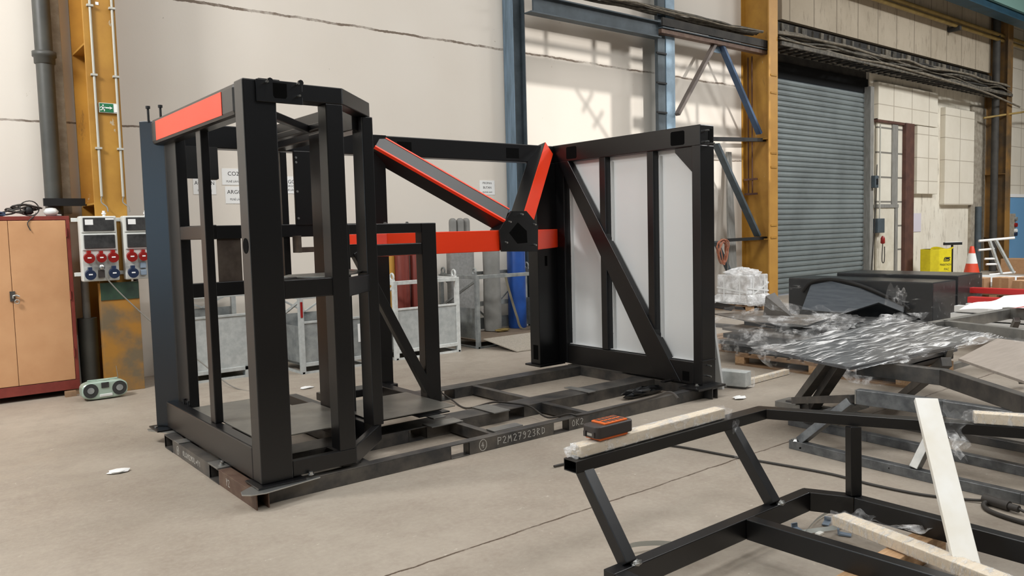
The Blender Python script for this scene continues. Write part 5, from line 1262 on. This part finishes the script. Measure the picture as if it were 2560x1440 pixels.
for a, b_ in (((.17, .47), (.33, .47)), ((.17, .47), (.145, .41)), ((.145, .43), (.31, .43)), ((.31, .43), (.29, .385)), ((.29, .385), (.13, .385)), ((.2, .45), (.3, .45))):
    p = o0+xd*a[0]+V((0, 0, a[1]+.14)); q = o0+xd*b_[0]+V((0, 0, b_[1]+.14)); d = (q-p).normalized(); s = d.cross(nn)*.011
    g.prism([p-s, q-s, q+s, p+s], nn*.001)
g.build('emblem', 'ink', bn)
# T handle stand, cone, trestle
r = thing('tee_stand', 'black T-topped stand between the yellow box and the cone', 'stand', (22.2, 9.0, 0))
MB().box(22.12, 22.25, 8.95, 9.05, 0, .03).box(22.165, 22.215, 8.98, 9.02, .03, .92).build('post', 'black_matt', r)
MB().beam((21.98, 9.12, .95), (22.42, 8.86, .95), .06, .07).build('tee_bar', 'black_matt', r); MB().beam((21.99, 9.11, .99), (22.41, 8.87, .99), .065, .012).build('top_pad', 'white', r)
r = thing('traffic_cone', 'orange and white traffic cone at the corner of the white bay wall', 'cone', (23.2, 8.9, 0))
MB().lathe((23.2, 8.9, .04), [(.21, 0), (.14, .34)], 20).build('lower_cone', 'cone', r); MB().lathe((23.2, 8.9, .04), [(.14, .34), (.085, .62)], 20).build('white_band', 'white', r)
MB().lathe((23.2, 8.9, .04), [(.085, .62), (.05, .80), (.04, .81)], 20).build('top', 'cone', r); MB().box(22.9, 23.5, 8.6, 9.2, 0, .045).build('base', 'black_matt', r, bevel=.02)
r = thing('trestle', 'white tubular trestle leaning by the sooty column', 'trestle', (23.6, 8.4, 0))
def pr(x, z): return V((23.25+.62*x, 8.75-.53*x, z))
for a, b_, rr in (((.0, .99), (1.15, 1.05), .035), ((0., .74), (.5, .77), .03), ((.2, .5), (.6, .5), .03), ((.25, .35), (.65, .35), .03), ((.35, .06), (1.2, .12), .03)):
    MB().cyl(pr(*a), pr(*b_), rr, 10).build('tube', 'white', r)
for a, b_ in (((.35, .98), (.75, .08)), ((.55, 1.0), (1.15, .1))): MB().beam(pr(*a), pr(*b_), .05, .09, up=(.6, .8, 0)).build('leg', 'galv', r)
# cartons
for k, (x, y, lab) in enumerate([(15.1, 5.72, 'leftmost of the brown cartons by the white stack'), (15.35, 5.42, 'second brown carton from the left by the white stack'), (15.6, 5.12, 'third brown carton from the left by the white stack'), (15.0, 4.98, 'rightmost and lowest brown carton by the white stack')]):
    r = thing('carton', lab, 'carton', (x, y, .34), 'brown cartons on the far pallet')
    z = .34+.0*k
    MB().box(x, x+.3, y-.13, y+.13, z, z+.21-.02*(k == 3)).build('box', 'cardboard', r, bevel=.006)
    MB().box(x-.001, x+.301, y-.02, y+.02, z+.02, z+.212-.02*(k == 3)).build('tape', 'wood', r)
pallet('pallet', 'pallet carrying the brown cartons at the far right', 14.7, 4.5, 1.3, 1.6, h=.34)
tag(MB().box(15.0, 15.12, 4.62, 4.76, .34, .62).build('red_can', 'red_profile', loc=(15, 4.7, .34), bevel=.01), 'small red box beside the brown cartons', 'box')
ws = thing('white_profile_stack', 'stack of white profiles in clear film in front of the cartons', 'profile stack', (12.9, 4.4, 0))
for i in range(5):
    for j in range(3): MB().box(12.3+.2*i, 12.46+.2*i, 2.6, 5.05-.05*j-.08*(i % 2), .02+.11*j, .11+.11*j).build('profile', 'alu', ws, bevel=.006)
crumple(MB(), (12.6, 4.5, .25), .3, .3, .12, 90, 26, 12, .4).build('film', 'film', ws)
tag(crumple(MB(), (15.0, 4.35, .42), .35, .3, .2, 92, 26, 12, .4).build('film_heap', 'film', loc=(15, 4.3, .3)), 'crumpled clear film heap right of the cartons', 'film heap')
MB().box(16.0, 18.0, 5.5, 8.6, .30, .42).build('long_film_pack', 'alu').name = 'white_pack'
o = bpy.data.objects['white_pack']; tag(o, 'long white wrapped pack lying behind the cartons', 'pack')
for (x0, x1, y0, y1) in ((16.1, 16.2, 5.6, 8.5), (17.8, 17.9, 5.6, 8.5)):
    tag(MB().box(x0, x1, y0, y1, 0, .30).build('timber_bearer', 'wood', loc=(x0, y0, 0)), ('front' if x0 < 17 else 'rear')+' timber bearer under the long white pack', 'timber')
tag(MB().box(25.2, 25.9, 8.2, 8.9, 0, .42).build('carton', 'cardboard', loc=(25.5, 8.5, 0), bevel=.01), 'large carton standing below the blue door', 'carton')
# ------------------------------------------------------------------ clerestory bars on the unseen front wall, laid out to throw sun patches
g = MB()
for x, w, z0, z1 in ((6.45, .03, 7.78, 8.2), (7.55, .05, 7.78, 8.2), (9.2, .05, WZ0, 8.2), (10.35, .04, WZ0, 8.2), (11.2, .04, WZ0, 8.2)): g.box(x-w, x+w, YF-.14, YF-.06, z0, z1)
g.box(7.95, 8.45, YF-.16, YF-.04, WZ0, WZ1)
for x0, x1, z, h in ((WX0, WX1, 7.98, .045), (WX0, WX1, 7.55, .23), (8.5, WX1, 6.85, .10), (8.5, WX1, 6.35, .04)): g.box(x0, x1, YF-.14, YF-.06, z-h, z+h)
for p, q, w in (((7.1, 7.32), (7.95, 6.45), .06), ((7.5, 7.3), (7.25, 6.95), .05), ((7.75, 7.0), (7.5, 6.7), .05), ((9.9, 7.4), (10.7, 5.7), .13), ((8.6, 6.9), (9.4, 5.9), .10)): g.beam((p[0], YF-.1, p[1]), (q[0], YF-.1, q[1]), .06, w, up=(0, 1, 0))
struct('sun_pattern_bars', g, 'dark_blue_grey')
# roof truss members in the sun's path
g = MB()
for x in (3.5, 9.6, 15.8, 22): 
    for k in range(6):
        g.beam((x, YF+1+k*3.2, 9.0), (x, YF+2.6+k*3.2, 10.4), .12, .12).beam((x, YF+2.6+k*3.2, 10.4), (x, YF+4.2+k*3.2, 9.0), .12, .12)
    g.box(x-.07, x+.07, YF+1, 9.5, 8.92, 9.06)
tag(g.build('roof_truss', 'dark_blue_grey', loc=(9, 0, 9)), kind='structure')

# ------------------------------------------------------------------ lights
def area(name, loc, target, sx, sy, power, col=(1, 1, 1)):
    l = bpy.data.lights.new(name, 'AREA'); l.shape = 'RECTANGLE'; l.size = sx; l.size_y = sy; l.energy = power; l.color = col
    o = bpy.data.objects.new(name, l); COL.objects.link(o); o.location = loc
    o.rotation_euler = (V(target)-V(loc)).to_track_quat('-Z', 'Y').to_euler(); return o
def sun(name, d, strength, angle, col):
    l = bpy.data.lights.new(name, 'SUN'); l.energy = strength; l.angle = angle; l.color = col
    o = bpy.data.objects.new(name, l); COL.objects.link(o); o.rotation_euler = V(d).to_track_quat('-Z', 'Y').to_euler(); return o
WARM = (.985, 1.0, 1.0)
for i, (x, y, z, p) in enumerate([(-3.5, 3.5, 9.6, 420), (3.5, 4.4, 9.6, 270), (10, -4, 9.6, 520), (17, 1.0, 8.8, 1050), (23.5, 1.0, 8.8, 1600), (2.5, -3.5, 9.6, 420), (-4, -4, 9.6, 200)]):
    area('high_bay_lamp', (x, y, z), (x, y, 0), 2.6, 2.6, p, WARM)
area('overhead_fill', (8.8, 3.4, 10.3), (8.8, 3.4, 0), 6, 5, 520, (1, .99, .97))  # added unseen panel, gives the black arm its grey sheen
area('side_window_light', (XL+.3, 5.4, 2.3), (3, 5.2, 1.8), 3.6, 3.0, 120, (.36, .68, 1.0))
area('left_wall_lamp', (-2.6, 6.6, 6.2), (.3, 9.85, 2.6), 1.2, 1.2, 520, (1, .99, .97))
sun('sun', (.10, .958, -.147), 3.0, .005, (1, .97, .93))
w = bpy.data.worlds.new('World'); SC.world = w; w.use_nodes = True
w.node_tree.nodes['Background'].inputs[0].default_value = (.75, .85, 1, 1); w.node_tree.nodes['Background'].inputs[1].default_value = 1.0

# ------------------------------------------------------------------ camera
cam = bpy.data.cameras.new('camera'); co = bpy.data.objects.new('camera', cam); COL.objects.link(co)
cam.sensor_fit = 'HORIZONTAL'; cam.sensor_width = 36; cam.lens = 1973.219/2560*36; cam.clip_end = 200; cam.clip_start = .05
yaw, pit, rol = math.radians(38.73020), math.radians(4.18077), math.radians(1.46553)
f = V((math.sin(yaw)*math.cos(pit), math.cos(yaw)*math.cos(pit), -math.sin(pit))); r_ = V((math.cos(yaw), -math.sin(yaw), 0)); d_ = f.cross(r_)
cr_, sr_ = math.cos(rol), math.sin(rol); r2 = r_*cr_+d_*sr_; d2v = -r_*sr_+d_*cr_
mat = Matrix((r2, -d2v, -f)).transposed().to_4x4(); mat.translation = V((0, 0, 1.6)); co.matrix_world = mat
SC.camera = co
vs = SC.view_settings; vs.view_transform = 'Standard'; vs.look = 'None'; vs.gamma = 1.0; vs.use_curve_mapping = False; vs.exposure = -.33
